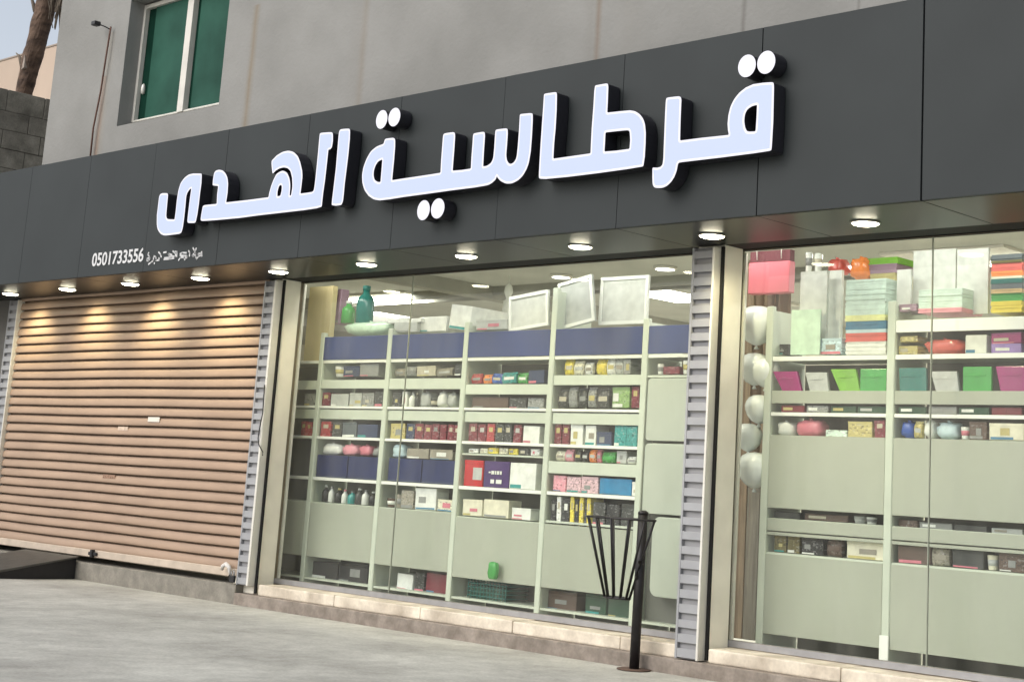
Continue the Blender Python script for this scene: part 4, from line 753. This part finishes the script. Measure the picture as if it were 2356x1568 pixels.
('pack','taupe',-5.931,-5.795,0.925,1.044,1.54,0.16,0, 'grey brown packet, second from left, row above the lower pale panel, second bay, right window', 1),
('box','charcoal',-5.775,-5.537,0.925,1.046,1.54,0.16,0, 'dark grey box, third from left, row above the lower pale panel, second bay, right window', 1),
('cup','cream',-5.524,-5.446,0.925,1.025,1.54,0.16,0, 'cream cup, fourth from left, row above the lower pale panel, second bay, right window', 1),
('box','brown',-5.427,-5.237,0.925,1.046,1.54,0.16,0, 'brown box, fifth from left, row above the lower pale panel, second bay, right window', 1),
('box','black',-7.352,-7.253,2.413,2.491,1.6,0.2,0, 'small black box beside the post on the topmost shelf', 1),
('board','palegreen',-7.182,-6.915,2.402,2.745,1.53,0.02,0, 'pale board leaning in front on the topmost right window shelf', 1),
('board','offwhite',-7.169,-6.922,2.411,3.053,1.62,0.05,0, 'tall grey board standing behind the shorter pale board', 1),
('board','white',-6.982,-6.856,2.42,3.068,1.72,0.05,0, 'narrow bright white board behind the paper ream stack', 1),
('box','paleblue',-6.936,-6.733,2.402,2.523,1.56,0.2,0, 'small pale plastic tub between the board and ream stack', 1),
('stack','white',-6.689,-6.344,2.396,2.492,1.54,0.34,0, 'white paper ream at the bottom of the ream stack', 1),
('stack','coral',-6.692,-6.346,2.492,2.556,1.54,0.34,0, 'coral coloured layer in the ream stack', 1),
('stack','paleblue',-6.694,-6.348,2.556,2.582,1.54,0.34,0, 'thin pale blue layer in the ream stack', 1),
('stack','steelblue',-6.695,-6.348,2.582,2.644,1.54,0.34,0, 'steel blue layer in the ream stack', 1),
('stack','paleyellow',-6.697,-6.35,2.644,2.689,1.54,0.34,0, 'pale yellow layer in the ream stack', 1),
('stack','mint',-6.698,-6.351,2.689,2.956,1.54,0.34,0, 'thick mint white block topping the ream stack', 1),
('bag','coral',-7.032,-6.896,3.053,3.175,1.75,0.2,0, 'rolled red cloth behind the top of the white boards', 1),
('bag','orange',-6.839,-6.651,3.002,3.17,1.75,0.2,0, 'shiny orange bag lying behind the ream stack', 1),
('stack','straw',-6.659,-6.437,2.949,3.039,1.8,0.3,0, 'straw coloured sheets at the bottom of the rear stack', 1),
('stack','mauve',-6.669,-6.424,3.039,3.109,1.8,0.3,0, 'mauve sheets in the middle of the rear stack', 1),
('stack','lime',-6.679,-6.418,3.109,3.159,1.8,0.3,0, 'lime sheets on top of the rear stack', 1),
('cup','white',-7.173,-7.116,3.063,3.214,1.66,0.2,0, 'white plaster figurine standing on the grey board, left one', 1),
('cup','white',-7.092,-7.027,3.058,3.202,1.66,0.2,0, 'white plaster figurine standing on the grey board, right one', 1),
('board','offwhite',-6.305,-6.188,2.696,3.025,1.62,0.04,0, 'narrow white sheet beside the second post, upper right shelf', 1),
('board','offwhite',-6.234,-5.882,2.702,3.178,1.72,0.04,0, 'big grey white board, left one behind the paper pack', 1),
('board','offwhite',-5.857,-5.608,2.69,3.162,1.7,0.04,0, 'big grey white board nearest the coloured felt stack', 1),
('box','mauve',-6.234,-6.089,2.703,2.754,1.54,0.2,0, 'flat mauve box beside the white paper pack', 1),
('stack','mint',-6.075,-5.724,2.719,2.857,1.54,0.3,0, 'mint white paper pack in front of grey boards', 1),
('stack','pink',-6.075,-5.724,2.688,2.719,1.54,0.3,0, 'thin pink layer under the mint paper pack', 1),
('stack','yellow',-5.497,-5.264,2.671,2.75,1.54,0.35,0, 'yellow felt layer at the foot of the coloured stack', 1),
('stack','green',-5.498,-5.264,2.75,2.805,1.54,0.35,0, 'green felt layer above the yellow one in the stack', 1),
('stack','tan',-5.498,-5.264,2.805,2.835,1.54,0.35,0, 'tan felt layer in the lower half of coloured stack', 1),
('stack','slate',-5.499,-5.264,2.835,2.875,1.54,0.35,0, 'grey felt layer directly above the tan felt layer', 1),
('stack','tealdark',-5.499,-5.265,2.875,2.908,1.54,0.35,0, 'dark teal felt layer below the cream felt layer', 1),
('stack','cream',-5.499,-5.265,2.908,2.926,1.54,0.35,0, 'thin cream felt layer in the coloured stack', 1),
('stack','orange',-5.5,-5.265,2.926,2.963,1.54,0.35,0, 'orange felt layer between cream and coral layers', 1),
('stack','coral',-5.5,-5.265,2.963,3.018,1.54,0.35,0, 'coral felt layer in the upper coloured stack', 1),
('stack','olive',-5.5,-5.265,3.018,3.036,1.54,0.35,0, 'thin olive felt layer under the topmost grey layer', 1),
('stack','slate',-5.501,-5.265,3.036,3.079,1.54,0.35,0, 'grey felt layer topping the coloured stack', 1),
('flat','straw',-6.235,-6.077,2.39,2.453,1.54,0.25,0, 'straw flat pack, first from left, row under the uppermost lip, second bay, right window', 1),
('bag','coral',-6.063,-5.721,2.39,2.502,1.54,0.25,0, 'coral plastic bag, second from left, row under the uppermost lip, second bay, right window', 1),
('box','white',-5.694,-5.525,2.39,2.52,1.54,0.25,0, 'white box, third from left, row under the uppermost lip, second bay, right window', 1),
('box','lilac',-5.495,-5.262,2.39,2.453,1.54,0.25,0, 'lilac box, fourth from left, row under the uppermost lip, second bay, right window', 1),
('box','straw',-6.222,-6.078,2.481,2.526,1.54,0.2,0, 'small straw coloured pack stacked above another beside second post', 1),
('box','magenta',-5.495,-5.263,2.454,2.529,1.54,0.22,0, 'magenta box stacked on the lilac box', 1)]

PAL = dict(white=(.70, .72, .68), cream=(.66, .64, .50), grey=(.24, .25, .24), silver=(.42, .44, .42), navy=(.03, .045, .10), taupe=(.27, .25, .20), beige=(.45, .42, .32), charcoal=(.035, .038, .036), red=(.36, .035, .04),
    orange=(.85, .25, .06), blue=(.04, .10, .38), teal=(.03, .26, .25), green=(.05, .30, .06), yellow=(.68, .55, .06), maroon=(.16, .012, .025), brown=(.09, .055, .04), leafgreen=(.22, .36, .12), slate=(.10, .12, .13), straw=(.46, .40, .16),
    pink=(.70, .30, .36), rose=(.55, .17, .22), paleblue=(.45, .58, .62), black=(.010, .010, .012), deepblue=(.004, .014, .085), brightred=(.45, .006, .012), purple=(.05, .02, .12), palepink=(.62, .42, .46), azure=(.02, .20, .40), palegreen=(.50, .66, .52),
    tealdark=(.015, .14, .12), mauve=(.28, .18, .24), offwhite=(.55, .57, .53), magenta=(.28, .02, .14), lime=(.16, .38, .03), forest=(.015, .06, .03), mint=(.55, .68, .60), olive=(.13, .11, .04), coral=(.60, .11, .09), steelblue=(.05, .18, .30), paleyellow=(.68, .70, .32), tan=(.50, .36, .18), lilac=(.30, .20, .50))
def pm(c):
    nm = 'printed_'+c
    if nm in MATS: return MATS[nm]
    base = PAL[c]; lum = sum(base)/3; m = mat(nm, base, .4, 0, .12, 14); n = m.node_tree; p = n.nodes['Principled BSDF']; L = n.links.new
    tc = n.nodes['Texture Coordinate']; mp = n.nodes.new('ShaderNodeMapping'); L(tc.outputs['Object'], mp.inputs[0]); mp.inputs['Scale'].default_value = (1, .2, 1.5)
    t = n.nodes.new('ShaderNodeTexVoronoi'); t.inputs['Scale'].default_value = 62; L(mp.outputs[0], t.inputs['Vector'])
    s = n.nodes.new('ShaderNodeSeparateColor'); L(t.outputs['Color'], s.inputs[0])
    r = n.nodes.new('ShaderNodeValToRGB'); r.color_ramp.interpolation = 'CONSTANT'; e = r.color_ramp.elements
    lite = tuple(min(.75, b*.75+.13) for b in base); dark = tuple(b*.5 for b in base); mid = tuple(min(.8, b*1.25+.02) for b in base)
    e[0].position = 0; e[0].color = (*base, 1); e[1].position = .52; e[1].color = (*mid, 1)
    for ps, c_ in ((.70, dark), (.80, lite if lum < .5 else tuple(b*.7 for b in base)), (.90, base)): q = e.new(ps); q.color = (*c_, 1)
    L(s.outputs[0], r.inputs[0]); L(r.outputs[0], p.inputs['Base Color']); return m
def gm(c, gloss=False): return mat('good_'+c+('_gloss' if gloss else ''), PAL[c], .25 if gloss else .55, 0, .12, 14)
KN = {'box': 'cardboard_box', 'book': 'notebook', 'pack': 'packet', 'bottle': 'bottle', 'bag': 'plastic_bag', 'folder': 'document_case', 'board': 'display_board', 'stack': 'sheet_stack', 'flat': 'flat_pack', 'binder': 'box_file', 'cup': 'cup'}
KC = {'box': 'box', 'book': 'notebook', 'pack': 'packet', 'bottle': 'bottle', 'bag': 'bag', 'folder': 'document case', 'board': 'board', 'stack': 'sheets', 'flat': 'packet', 'binder': 'box file', 'cup': 'cup'}
PAPER = mat('paper_pages', (.66, .66, .60), .7, 0, .1, 80)
rg = random.Random(21)
def blob(mb, x0, x1, y0, y1, z0, z1, m, amp=.18):     # crumpled bag
    nu, nv = 14, 9; k = mb.mi(m); i = len(mb.v); cx, cy, cz = (x0+x1)/2, (y0+y1)/2, (z0+z1)/2; rx, ry, rz = (x1-x0)/2, (y1-y0)/2, (z1-z0)/2
    for v in range(nv+1):
        ph = -pi/2+pi*v/nv
        for u in range(nu):
            t = 2*pi*u/nu; sq = lambda a, p=.5: math.copysign(abs(a)**p, a); r = 1+rg.uniform(-amp, amp*.3)
            mb.v.append((cx+rx*sq(cos(ph), .45)*sq(cos(t), .6)*r, cy+ry*sq(cos(ph), .45)*sq(sin(t), .6)*r, max(z0, cz+rz*sq(sin(ph), .6)*(r if v > 1 else 1))))
    for v in range(nv):
        for u in range(nu): a = i+v*nu; mb.f.append([a+u, a+(u+1) % nu, a+nu+(u+1) % nu, a+nu+u]); mb.m.append(k); mb.sm.append(True)
def good(kind, col, x0, x1, z0, z1, y, dep, tilt, label, wi):
    x0, x1 = min(x0, x1), max(x0, x1); w = x1-x0; h = z1-z0; m = gm(col); cx = (x0+x1)/2
    y += rg.uniform(0, .008); e = None; loc = (cx, y, z0)
    if kind in ('box', 'book', 'pack', 'flat') and w < .21 and h < .26 and not (kind == 'box' and col in ('white', 'brightred', 'purple', 'navy', 'mauve', 'silver') and h > .1): m = pm(col)
    grp = 'goods on the left window shelves' if wi == 0 else 'goods on the right window shelves'
    contrast = gm(rg.choice(['white', 'silver', 'beige', 'grey', 'straw', col])) if col not in ('white', 'cream', 'silver', 'offwhite', 'palepink', 'mint', 'paleblue') else gm(rg.choice(['silver', 'beige', 'grey', 'taupe', 'rose', 'straw']))
    if kind in ('box', 'binder', 'flat'):
        e = empty(KN[kind], loc, label, KC[kind], grp)
        o = B(x0, x1, y, y+dep, z0, z1, m).build('carton', e, min(.004, w*.1, h*.1))
        if kind == 'box' and w > .05 and h > .05 and rg.random() < .55:
            B(x0+w*.0, x1, y-.0015, y+dep+.001, z1-h*.16, z1+.0015, gm(col, True)).build('lid', e, .001)
            a = rg.uniform(.05, .5); B(x0+w*a, x0+w*min(.95, a+rg.uniform(.2, .5)), y-.0032, y-.0022, z0+h*rg.uniform(.22, .34), z0+h*rg.uniform(.42, .75), contrast if col not in ('navy', 'black', 'forest', 'brown', 'purple') else gm('grey')).build('printed_label', e)
        if kind == 'box' and w > .07 and h > .07 and col not in ('purple', 'brightred'): B(x0+w*.04, x0+w*rg.uniform(.3, .96), y-.0018, y-.0003, z0+h*.03, z0+h*rg.uniform(.08, .2), gm(rg.choice(['rose', 'steelblue', 'grey', 'straw', 'teal', 'white']))).build('printed_band', e)
        elif kind == 'flat' and w > .05: B(x0+w*.1, x0+w*.5, y-.002, y, z0+h*.3, z1-h*.3, contrast).build('printed_label', e)
        elif kind == 'binder': B(x0+.004, x1-.004, y-.002, y-.0002, z0+.004, z0+.02, gm('navy')).build('edge_strip', e)
    elif kind == 'book':
        e = empty(KN[kind], loc, label, KC[kind], grp); t = .004
        MB().box(x0, x0+t, y, y+dep, z0, z1, m).box(x1-t, x1, y, y+dep, z0, z1, m).box(x0+t, x1-t, y, y+t, z0, z1, m).build('cover', e, .001)
        B(x0+t, x1-t, y+t, y+dep-.006, z0+.003, z1-.006, PAPER).build('pages', e)
        if w > .035: B(x0+w*.25, x1-w*.25, y-.0012, y, z0+h*.55, z0+h*.8, contrast if rg.random() < .6 else gm('straw')).build('printed_label', e)
    elif kind == 'pack':
        e = empty(KN[kind], loc, label, KC[kind], grp); mb = MB(); d = min(dep, .05)
        P = [(0, 0), (.012, .05), (.02, .3), (.022, .6), (.012, .9), (.001, 1)]; k = mb.mi(gm(col, True)); n = 6; 
        pts = [(y+d/2-a*1.0, z0+b*h) for a, b in P]+[(y+d/2+a, z0+b*h) for a, b in P[::-1]]
        mb.prism(pts, 'x', x0+.001, x1-.001, m, True); mb.build('pouch', e)
        B(x0+w*.15, x1-w*.15, y+d/2-.0245, y+d/2-.0225, z0+h*.35, z0+h*.62, contrast).build('printed_label', e); B(x0+.001, x1-.001, y+d/2-.003, y+d/2+.003, z1-h*.02, z1+h*.06, m).build('header_card', e)
    elif kind in ('bottle', 'cup'):
        e = empty(KN[kind], loc, label, KC[kind], grp); r = w/2
        if kind == 'bottle':
            MB().lathe([(r*.9, 0), (r, h*.03), (r, h*.55), (r*.85, h*.68), (r*.42, h*.78), (r*.38, h*.88)], cx, y+r, gm(col, True), 16, z0).build('body', e)
            MB().lathe([(r*.45, h*.87), (r*.45, h*.99), (r*.3, h)], cx, y+r, contrast, 12, z0).build('cap', e)
        else:
            MB().lathe([(r*.75, 0), (r*.8, h*.05), (r, h*.9), (r, h), (r*.9, h), (r*.8, h*.5)], cx, y+r, gm(col, True), 16, z0).build('body', e)
            MB().lathe([(r*.86, h*.3), (r*.98, h*.7), (r*.9, h*.7)], cx, y+r, contrast, 16, z0).build('band', e)
    elif kind == 'bag':
        mb = MB(); blob(mb, x0, x1, y, y+dep, z0, z1, gm(col, True)); e = mb.build(KN[kind], origin=loc); tag(e, label, KC[kind], grp)
        n_ = MB().tube([(cx, y+dep*.3, z1-.01), (cx+.006, y+dep*.3, z1+.008)], [.012, .02], gm(col, True), 8).build('knot', None, origin=loc); n_.parent = e; n_.location = (0, 0, 0)
    elif kind == 'folder':
        e = empty(KN[kind], loc, label, KC[kind], grp); s = tilt*h*1.6
        MB().prism([(x0, z1), (x1+s*.2, z1), (x1-s*.4, z0), (x0-s*1.2, z0)], 'y', y, y+.03, gm(col, True)).build('shell', e, .006, 2)
        MB().box(x0+w*.4, x0+w*.6, y-.004, y, z0+h*.6, z0+h*.72, gm(col)).build('clasp', e, .001); B(x0-s*.6+w*.05, x1-w*.2, y-.003, y-.001, z0+h*.62, z0+h*.68, gm(col)).build('flap_edge', e)
    elif kind == 'board':
        e = empty(KN[kind], loc, label, KC[kind], grp); R = Matrix.Translation(Vector((cx, y, z0))) @ Matrix.Rotation(tilt, 4, 'Y') @ Matrix.Translation(-Vector((cx, y, z0)))
        MB().box(x0, x1, y, y+dep*.6, z0, z1, m, R).build('sheet', e)
        if w > .25 and wi == 0:
            f = .03; mb = MB()
            mb.box(x0, x1, y-.012, y-.001, z1-f, z1, LIP, R).box(x0, x1, y-.012, y-.001, z0, z0+f, LIP, R).box(x0, x0+f, y-.012, y-.001, z0+f, z1-f, LIP, R).box(x1-f, x1, y-.012, y-.001, z0+f, z1-f, LIP, R); mb.build('frame', e, .003)
    elif kind == 'stack':
        mb = MB(); n = max(2, min(14, int(h/.009)))
        for q in range(n):
            j = rg.uniform(-.004, .004); mb.box(x0+j, x1+j, y+rg.uniform(0, .006), y+dep+j, z0+h*q/n+.0003, z0+h*(q+1)/n, m)
        e = mb.build(KN[kind], origin=loc); tag(e, label, KC[kind], grp)
    if kind == 'box' and tilt: e.rotation_euler = (0, tilt, 0)
    elif kind in ('box', 'book', 'pack') and w < .3 and col != 'purple': e.rotation_euler = (0, rg.uniform(-.02, .02) if kind == 'box' else rg.uniform(-.06, .06), rg.uniform(-.05, .05))
for g in GOODS: good(*g)
# printed marks on the purple carton
mk = MB()
px_ = -10.394
for x, z, w_, h_ in ((px_, 1.395, .025, .012), (px_+.035, 1.385, .035, .03), (px_+.08, 1.385, .016, .03), (px_+.105, 1.385, .03, .03), (px_+.145, 1.385, .02, .03), (px_+.03, 1.305, .045, .035), (px_+.10, 1.305, .07, .035)):
    mk.box(x, x+w_, 1.5145, 1.5165, z, z+h_, gm('white'))
pc = [o for o in bpy.data.objects if o.get('label', '').startswith('purple box')][0]
mk.build('printed_marks', pc)
# green basket with bottle, floor of the left window
bk = empty('green_basket', (-10.35, 1.6, .29), 'dark green plastic basket on the floor below the third bay', 'basket', None)
gb = gm('tealdark'); mb = MB()
bx0, bx1, bz0, bz1 = -10.62, -10.14, .29, .50
for q in range(7): z = bz0+q*(bz1-bz0)/6; mb.tube([(bx0, 1.58, z), (bx1, 1.58, z), (bx1, 1.85, z), (bx0, 1.85, z)], .006, gb, 6, True)
for q in range(13): x = bx0+q*(bx1-bx0)/12; mb.tube([(x, 1.58, bz0), (x, 1.575, bz1)], .005, gb, 6)
mb.box(bx0+.01, bx1-.01, 1.59, 1.84, bz0, bz0+.12, gm('forest')); mb.build('wire_body', bk)
mb = MB(); blob(mb, -10.22, -10.11, 1.40, 1.46, .49, .64, gm('green', True), .12); gbt = mb.build('green_balloon_bag', origin=(-10.16, 1.43, .49)); tag(gbt, 'small shiny green bag hanging before the third pale panel', 'bag')

# ------------------------------------------------------------------ right window: pink bag, balloons, curtain boards
pb = empty('gift_bag', (-7.45, 1.45, 2.92), 'pink paper gift bag hanging in the upper left corner of right window', 'gift bag')
PINK = mat('pink_paper', (.62, .15, .19), .45, 0, .1, 3); DKR = mat('dark_red_paper', (.10, .01, .02), .6)
x0, x1, zt_, zb_ = -7.621, -7.226, 3.137, 2.889
MB().box(x0, x1, 1.55, 1.63, zb_, zt_, PINK).build('paper_body', pb, .006); MB().box(x0+.005, x1-.005, 1.56, 1.62, zt_+.001, zt_+.09, DKR).build('folded_top', pb)
for s_ in (x0+.08, x1-.08): MB().tube([(s_, 1.55, zt_+.02), (s_+.01, 1.53, zt_+.1), (s_, 1.54, zt_+.2)], .004, gm('white'), 6).build('handle', pb)
BAL = mat('white_balloon', (.80, .84, .82), .22, 0, .05, 5)
bals = [(1742, 748, 45, 'big pearly balloon topmost in the white balloon column'), (1737, 848, 37, 'second balloon from the top, left one of a pair'), (1762, 856, 34, 'second balloon row, right one half hidden by the post'),
        (1747, 940, 33, 'third balloon down in the white balloon column'), (1722, 1005, 32, 'fourth balloon down, leftmost and nearest the curtain'), (1737, 1080, 41, 'bottom balloon of the white balloon column')]
BP = [(-7.524, 2.641, 0.154), (-7.53, 2.3, 0.126), (-7.424, 2.272, 0.115), (-7.474, 1.99, 0.111), (-7.568, 1.772, 0.108), (-7.494, 1.525, 0.137)]
for (x, z, r), (_, _, _, l) in zip(BP, bals):
    e = empty('balloon', (x, 1.56, z), 'white '+l if not l.startswith('big') else l, 'balloon', 'white balloons in the right window')
    pr_ = [(.001, -1.06), (.22, -1.0), (.55, -.82), (.84, -.48), (.99, -.08), (1.02, .2), (.94, .5), (.75, .77), (.45, .93), (.001, .98)]
    MB().lathe([(a*r, b*r) for a, b in pr_], x, 1.56, BAL, 24, z).build('skin', e); MB().lathe([(.001, .02), (.012, 0), (.02, -.015), (.001, -.016)], x, 1.56, BAL, 10, z-1.12*r).build('knot', e)
CUR = mat('brown_cloth', (.17, .11, .075), .8, 0, .2, 3, .1, 30)
mb = MB(); k = mb.mi(CUR); n = 40; xa, xb = -8.15, -7.40
for j, z in enumerate((.24, 1.2, 2.2, 3.2)):
    for i in range(n+1): mb.v.append((xa+(xb-xa)*i/n, 1.80+.035*sin(i*1.15+j*.25)+.015*sin(i*2.7), z))
for j in range(3):
    for i in range(n): a = j*(n+1)+i; mb.f.append([a, a+1, a+n+2, a+n+1]); mb.m.append(k); mb.sm.append(True)
c_ = mb.build('curtain'); tag(c_, 'brown folded curtain behind the balloons at the right window edge', 'curtain')
m_ = c_.modifiers.new('s', 'SOLIDIFY'); m_.thickness = .004
wb = empty('wood_boards', (-7.5, 1.5, .24), 'long brown wooden boards leaning behind the right window frame', 'boards')
WOOD = mat('brown_wood', (.16, .10, .065), .55, 0, .3, 6, .15, 20, stretch=(8, 8, .6))
PALEW = mat('brown_wood_pale', (.24, .17, .11), .6, 0, .3, 6, stretch=(8, 8, .6)); GREYW = mat('grey_wood', (.17, .15, .12), .6, 0, .3, 6, stretch=(8, 8, .6))
for x, w_, y, ztt, m in ((-7.842, .06, 1.78, 3.16, WOOD), (-7.767, .05, 1.76, 3.16, PALEW), (-7.722, .055, 1.78, 3.16, WOOD), (-7.648, .06, 1.76, 1.45, GREYW), (-7.677, .08, 1.81, 3.16, WOOD), (-7.593, .06, 1.80, 3.16, PALEW)):
    B(x-w_, x+w_, y, y+.018, .24, ztt, m).build('board', wb, .004)

# ------------------------------------------------------------------ pole with wire basket
pl = empty('bollard_pole', (-7.935, .76, .018), 'black steel post with a round base standing at the step', 'post')
POLE = mat('pole_black', (.014, .012, .013), .42, .2, .25, 12, .15, 50)
MB().tube([(-7.933, .76, .02), (-7.925, .76, .6), (-7.918, .76, 1.145)], .037, POLE, 20).build('tube', pl); MB().lathe([(.001, 0), (.039, -.002), (.039, .015), (.02, .028), (.001, .029)], -7.918, .76, POLE, 18, 1.142).build('cap', pl)
MB().lathe([(.001, .006), (.125, .005), (.13, 0), (.125, -.004)][::-1], -7.933, .76, mat('base_plate', (.09, .055, .04), .8, 0, .3, 10), 24, .024).build('base_plate', pl)
wbk = empty('litter_basket', (-8.14, .72, .5), 'black conical basket of flat bars hung on the post', 'basket')
mb = MB(); cx, cy, rt_, rb_, zt_, zb_ = -8.10, .72, .31, .115, 1.10, .52
def ring(r, z, n=28): return [(cx+r*cos(2*pi*q/n), cy+r*sin(2*pi*q/n)*.55, z) for q in range(n)]
mb.tube(ring(rt_, zt_), .008, POLE, 8, True).build('top_ring', wbk); MB().tube(ring(rb_, zb_), .009, POLE, 8, True).build('bottom_ring', wbk)
for q in range(12):
    t = 2*pi*(q+.3)/12
    MB().tube([(cx+rt_*cos(t), cy+rt_*sin(t)*.55, zt_), (cx+(rt_*.62+rb_*.38)*cos(t), cy+(rt_*.62+rb_*.38)*sin(t)*.55, zt_-.22), (cx+rb_*cos(t), cy+rb_*sin(t)*.55, zb_)], .0095, POLE, 6).build('bar', wbk)
MB().tube([(-7.935, .74, .66), (-7.90, .70, .70), (-7.88, .70, .76), (-7.90, .72, .80)], .012, POLE, 8).build('hook', wbk)

# ------------------------------------------------------------------ left background
BLK = mat('concrete_block', (.20, .185, .15), .9, 0, .3, 3, .5, 30, col2=(.26, .245, .205), speck=.2); MORT = mat('mortar', (.13, .12, .10), .95)
bw = empty('block_wall', (-20.2, 2, 0), 'rough grey concrete block wall left of the shop building', 'wall')
mb = MB(); z = 6.14; rb = random.Random(9); j = 0
while z > 3.0:
    h = .255 if j else .30; y = .2-(j % 2)*.2
    while y < 9:
        mb.box(-20.2, -20+rb.uniform(-.008, .004), y+.006, y+.55-.006, z-h+.004, z-.003, BLK); y += .55
    z -= h; j += 1
mb.build('blocks', bw, .004); B(-20.18, -20.012, .2, 9, 0, 6.12, MORT).build('mortar', bw)
BEI = mat('beige_plaster', (.47, .37, .29), .85, 0, .08, .5)
bb = empty('beige_building', (-50, 20, 0), 'plain beige building far behind the palm trunk', 'building')
MB().box(-75, -30, 15, 27, 0, 14.0, BEI).build('wall', bb); MB().box(-75.1, -29.9, 14.97, 27.03, 14.001, 14.05, mat('beige_coping', (.30, .25, .21), .8)).build('parapet', bb)
pt = empty('palm_tree', (-22.3, 2.5, 0), 'leaning brown palm trunk rising above the block wall', 'palm tree')
BARK = mat('palm_bark', (.075, .045, .032), .9, 0, .4, 4, .9, 12, col2=(.13, .085, .06), stretch=(1, 1, 2.5))
cl = [(0, -22.7, .19), (3, -22.32, .165), (5, -22.1, .15), (6.6, -21.956, .128), (6.9, -21.883, .136), (7.18, -21.81, .155), (7.42, -21.743, .145), (7.62, -21.705, .156), (7.8, -21.626, .152), (8.0, -21.597, .153), (9.5, -21.3, .16), (11.5, -21.0, .18)]
mb = MB(); k = mb.mi(BARK); nz, nr = 170, 30; rb = random.Random(4)
def interp(z):
    for (z0, x0, r0), (z1, x1, r1) in zip(cl[:-1], cl[1:]):
        if z <= z1: t = (z-z0)/(z1-z0); return x0+(x1-x0)*t, r0+(r1-r0)*t
    return cl[-1][1:]
for i in range(nz+1):
    z = 11.5*i/nz; x, r = interp(z); ph = rb.uniform(0, 6)
    for q in range(nr):
        t = 2*pi*q/nr; rr = r*.97*(1+.045*(((z*6+q/nr*2) % 1)-.5)+.03*sin(t*5+z*7)+rb.uniform(-.03, .03)); mb.v.append((x+rr*cos(t), 2.5+rr*sin(t), z))
for i in range(nz):
    for q in range(nr): a = i*nr; mb.f.append([a+q, a+(q+1) % nr, a+nr+(q+1) % nr, a+nr+q]); mb.m.append(k); mb.sm.append(False)
mb.build('trunk', pt)
FIB = mat('dry_fibre', (.16, .13, .10), .9, 0, .3, 10)
mb = MB()
for i in range(60):
    x, z = -21.32+rb.uniform(0, .40), 8.5+rb.uniform(-.2, .3); L_ = rb.uniform(.35, 1.0)*(1-(x+21.25)*.3); mb.tube([(x-.1, 2.45, z), (x+rb.uniform(-.05, .05), 2.45+rb.uniform(-.1, .1), z-L_*.5), (x+rb.uniform(-.07, .09), 2.45+rb.uniform(-.1, .1), z-L_)], rb.uniform(.006, .018), FIB, 4)
tag(mb.build('dry_fibres', pt), kind='stuff')
for (x, z, a) in ((-22.14, 7.18, -1), (-21.98, 8.05, -1)): MB().tube([(x+.16, 2.45, z-.2), (x+.06, 2.42, z), (x-.02, 2.4, z+.06)], [.04, .022, .008], FIB, 6).build('leaf_stub', pt)
PALE = mat('palm_scar', (.30, .25, .21), .85, 0, .2, 12)
mb = MB()
for x, z0, z1, w in ((-21.80, 6.93, 7.16, .035),): mb.prism([(x-w, z0), (x+w, z0+.02), (x+w*.9, z0+(z1-z0)*.6), (x+w*.1, z1), (x-w*.4, z0+(z1-z0)*.6)], 'y', 2.355, 2.45, PALE)
mb.build('bark_scar', pt)
FR = mat('palm_leaf', (.07, .11, .035), .6, 0, .3, 4)
for f in range(16):
    t = 2*pi*f/16+rb.uniform(-.1, .1); L_ = rb.uniform(2.2, 2.8); mb = MB(); P = []
    for s_ in range(9): u = s_/8; P.append(Vector((-21.0+cos(t)*L_*u, 2.5+sin(t)*L_*u, 11.6+.9*sin(u*2.4)-.1*u)))
    mb.tube(P, [.03*(1-.09*s_) for s_ in range(9)], FR, 5); side = Vector((-sin(t), cos(t), 0))
    for s_ in range(28):
        u = .12+.85*s_/28; i_ = min(7, int(u*8)); p = P[i_].lerp(P[i_+1], u*8-i_)
        for sg_ in (-1, 1):
            d = side*sg_*.42*(1-u*.55)+Vector((cos(t)*.22, sin(t)*.22, -.14)); nn = Vector((cos(t), sin(t), 0))*.018; mb.face([p-nn, p+nn, p+d], FR)
    mb.build('frond', pt)
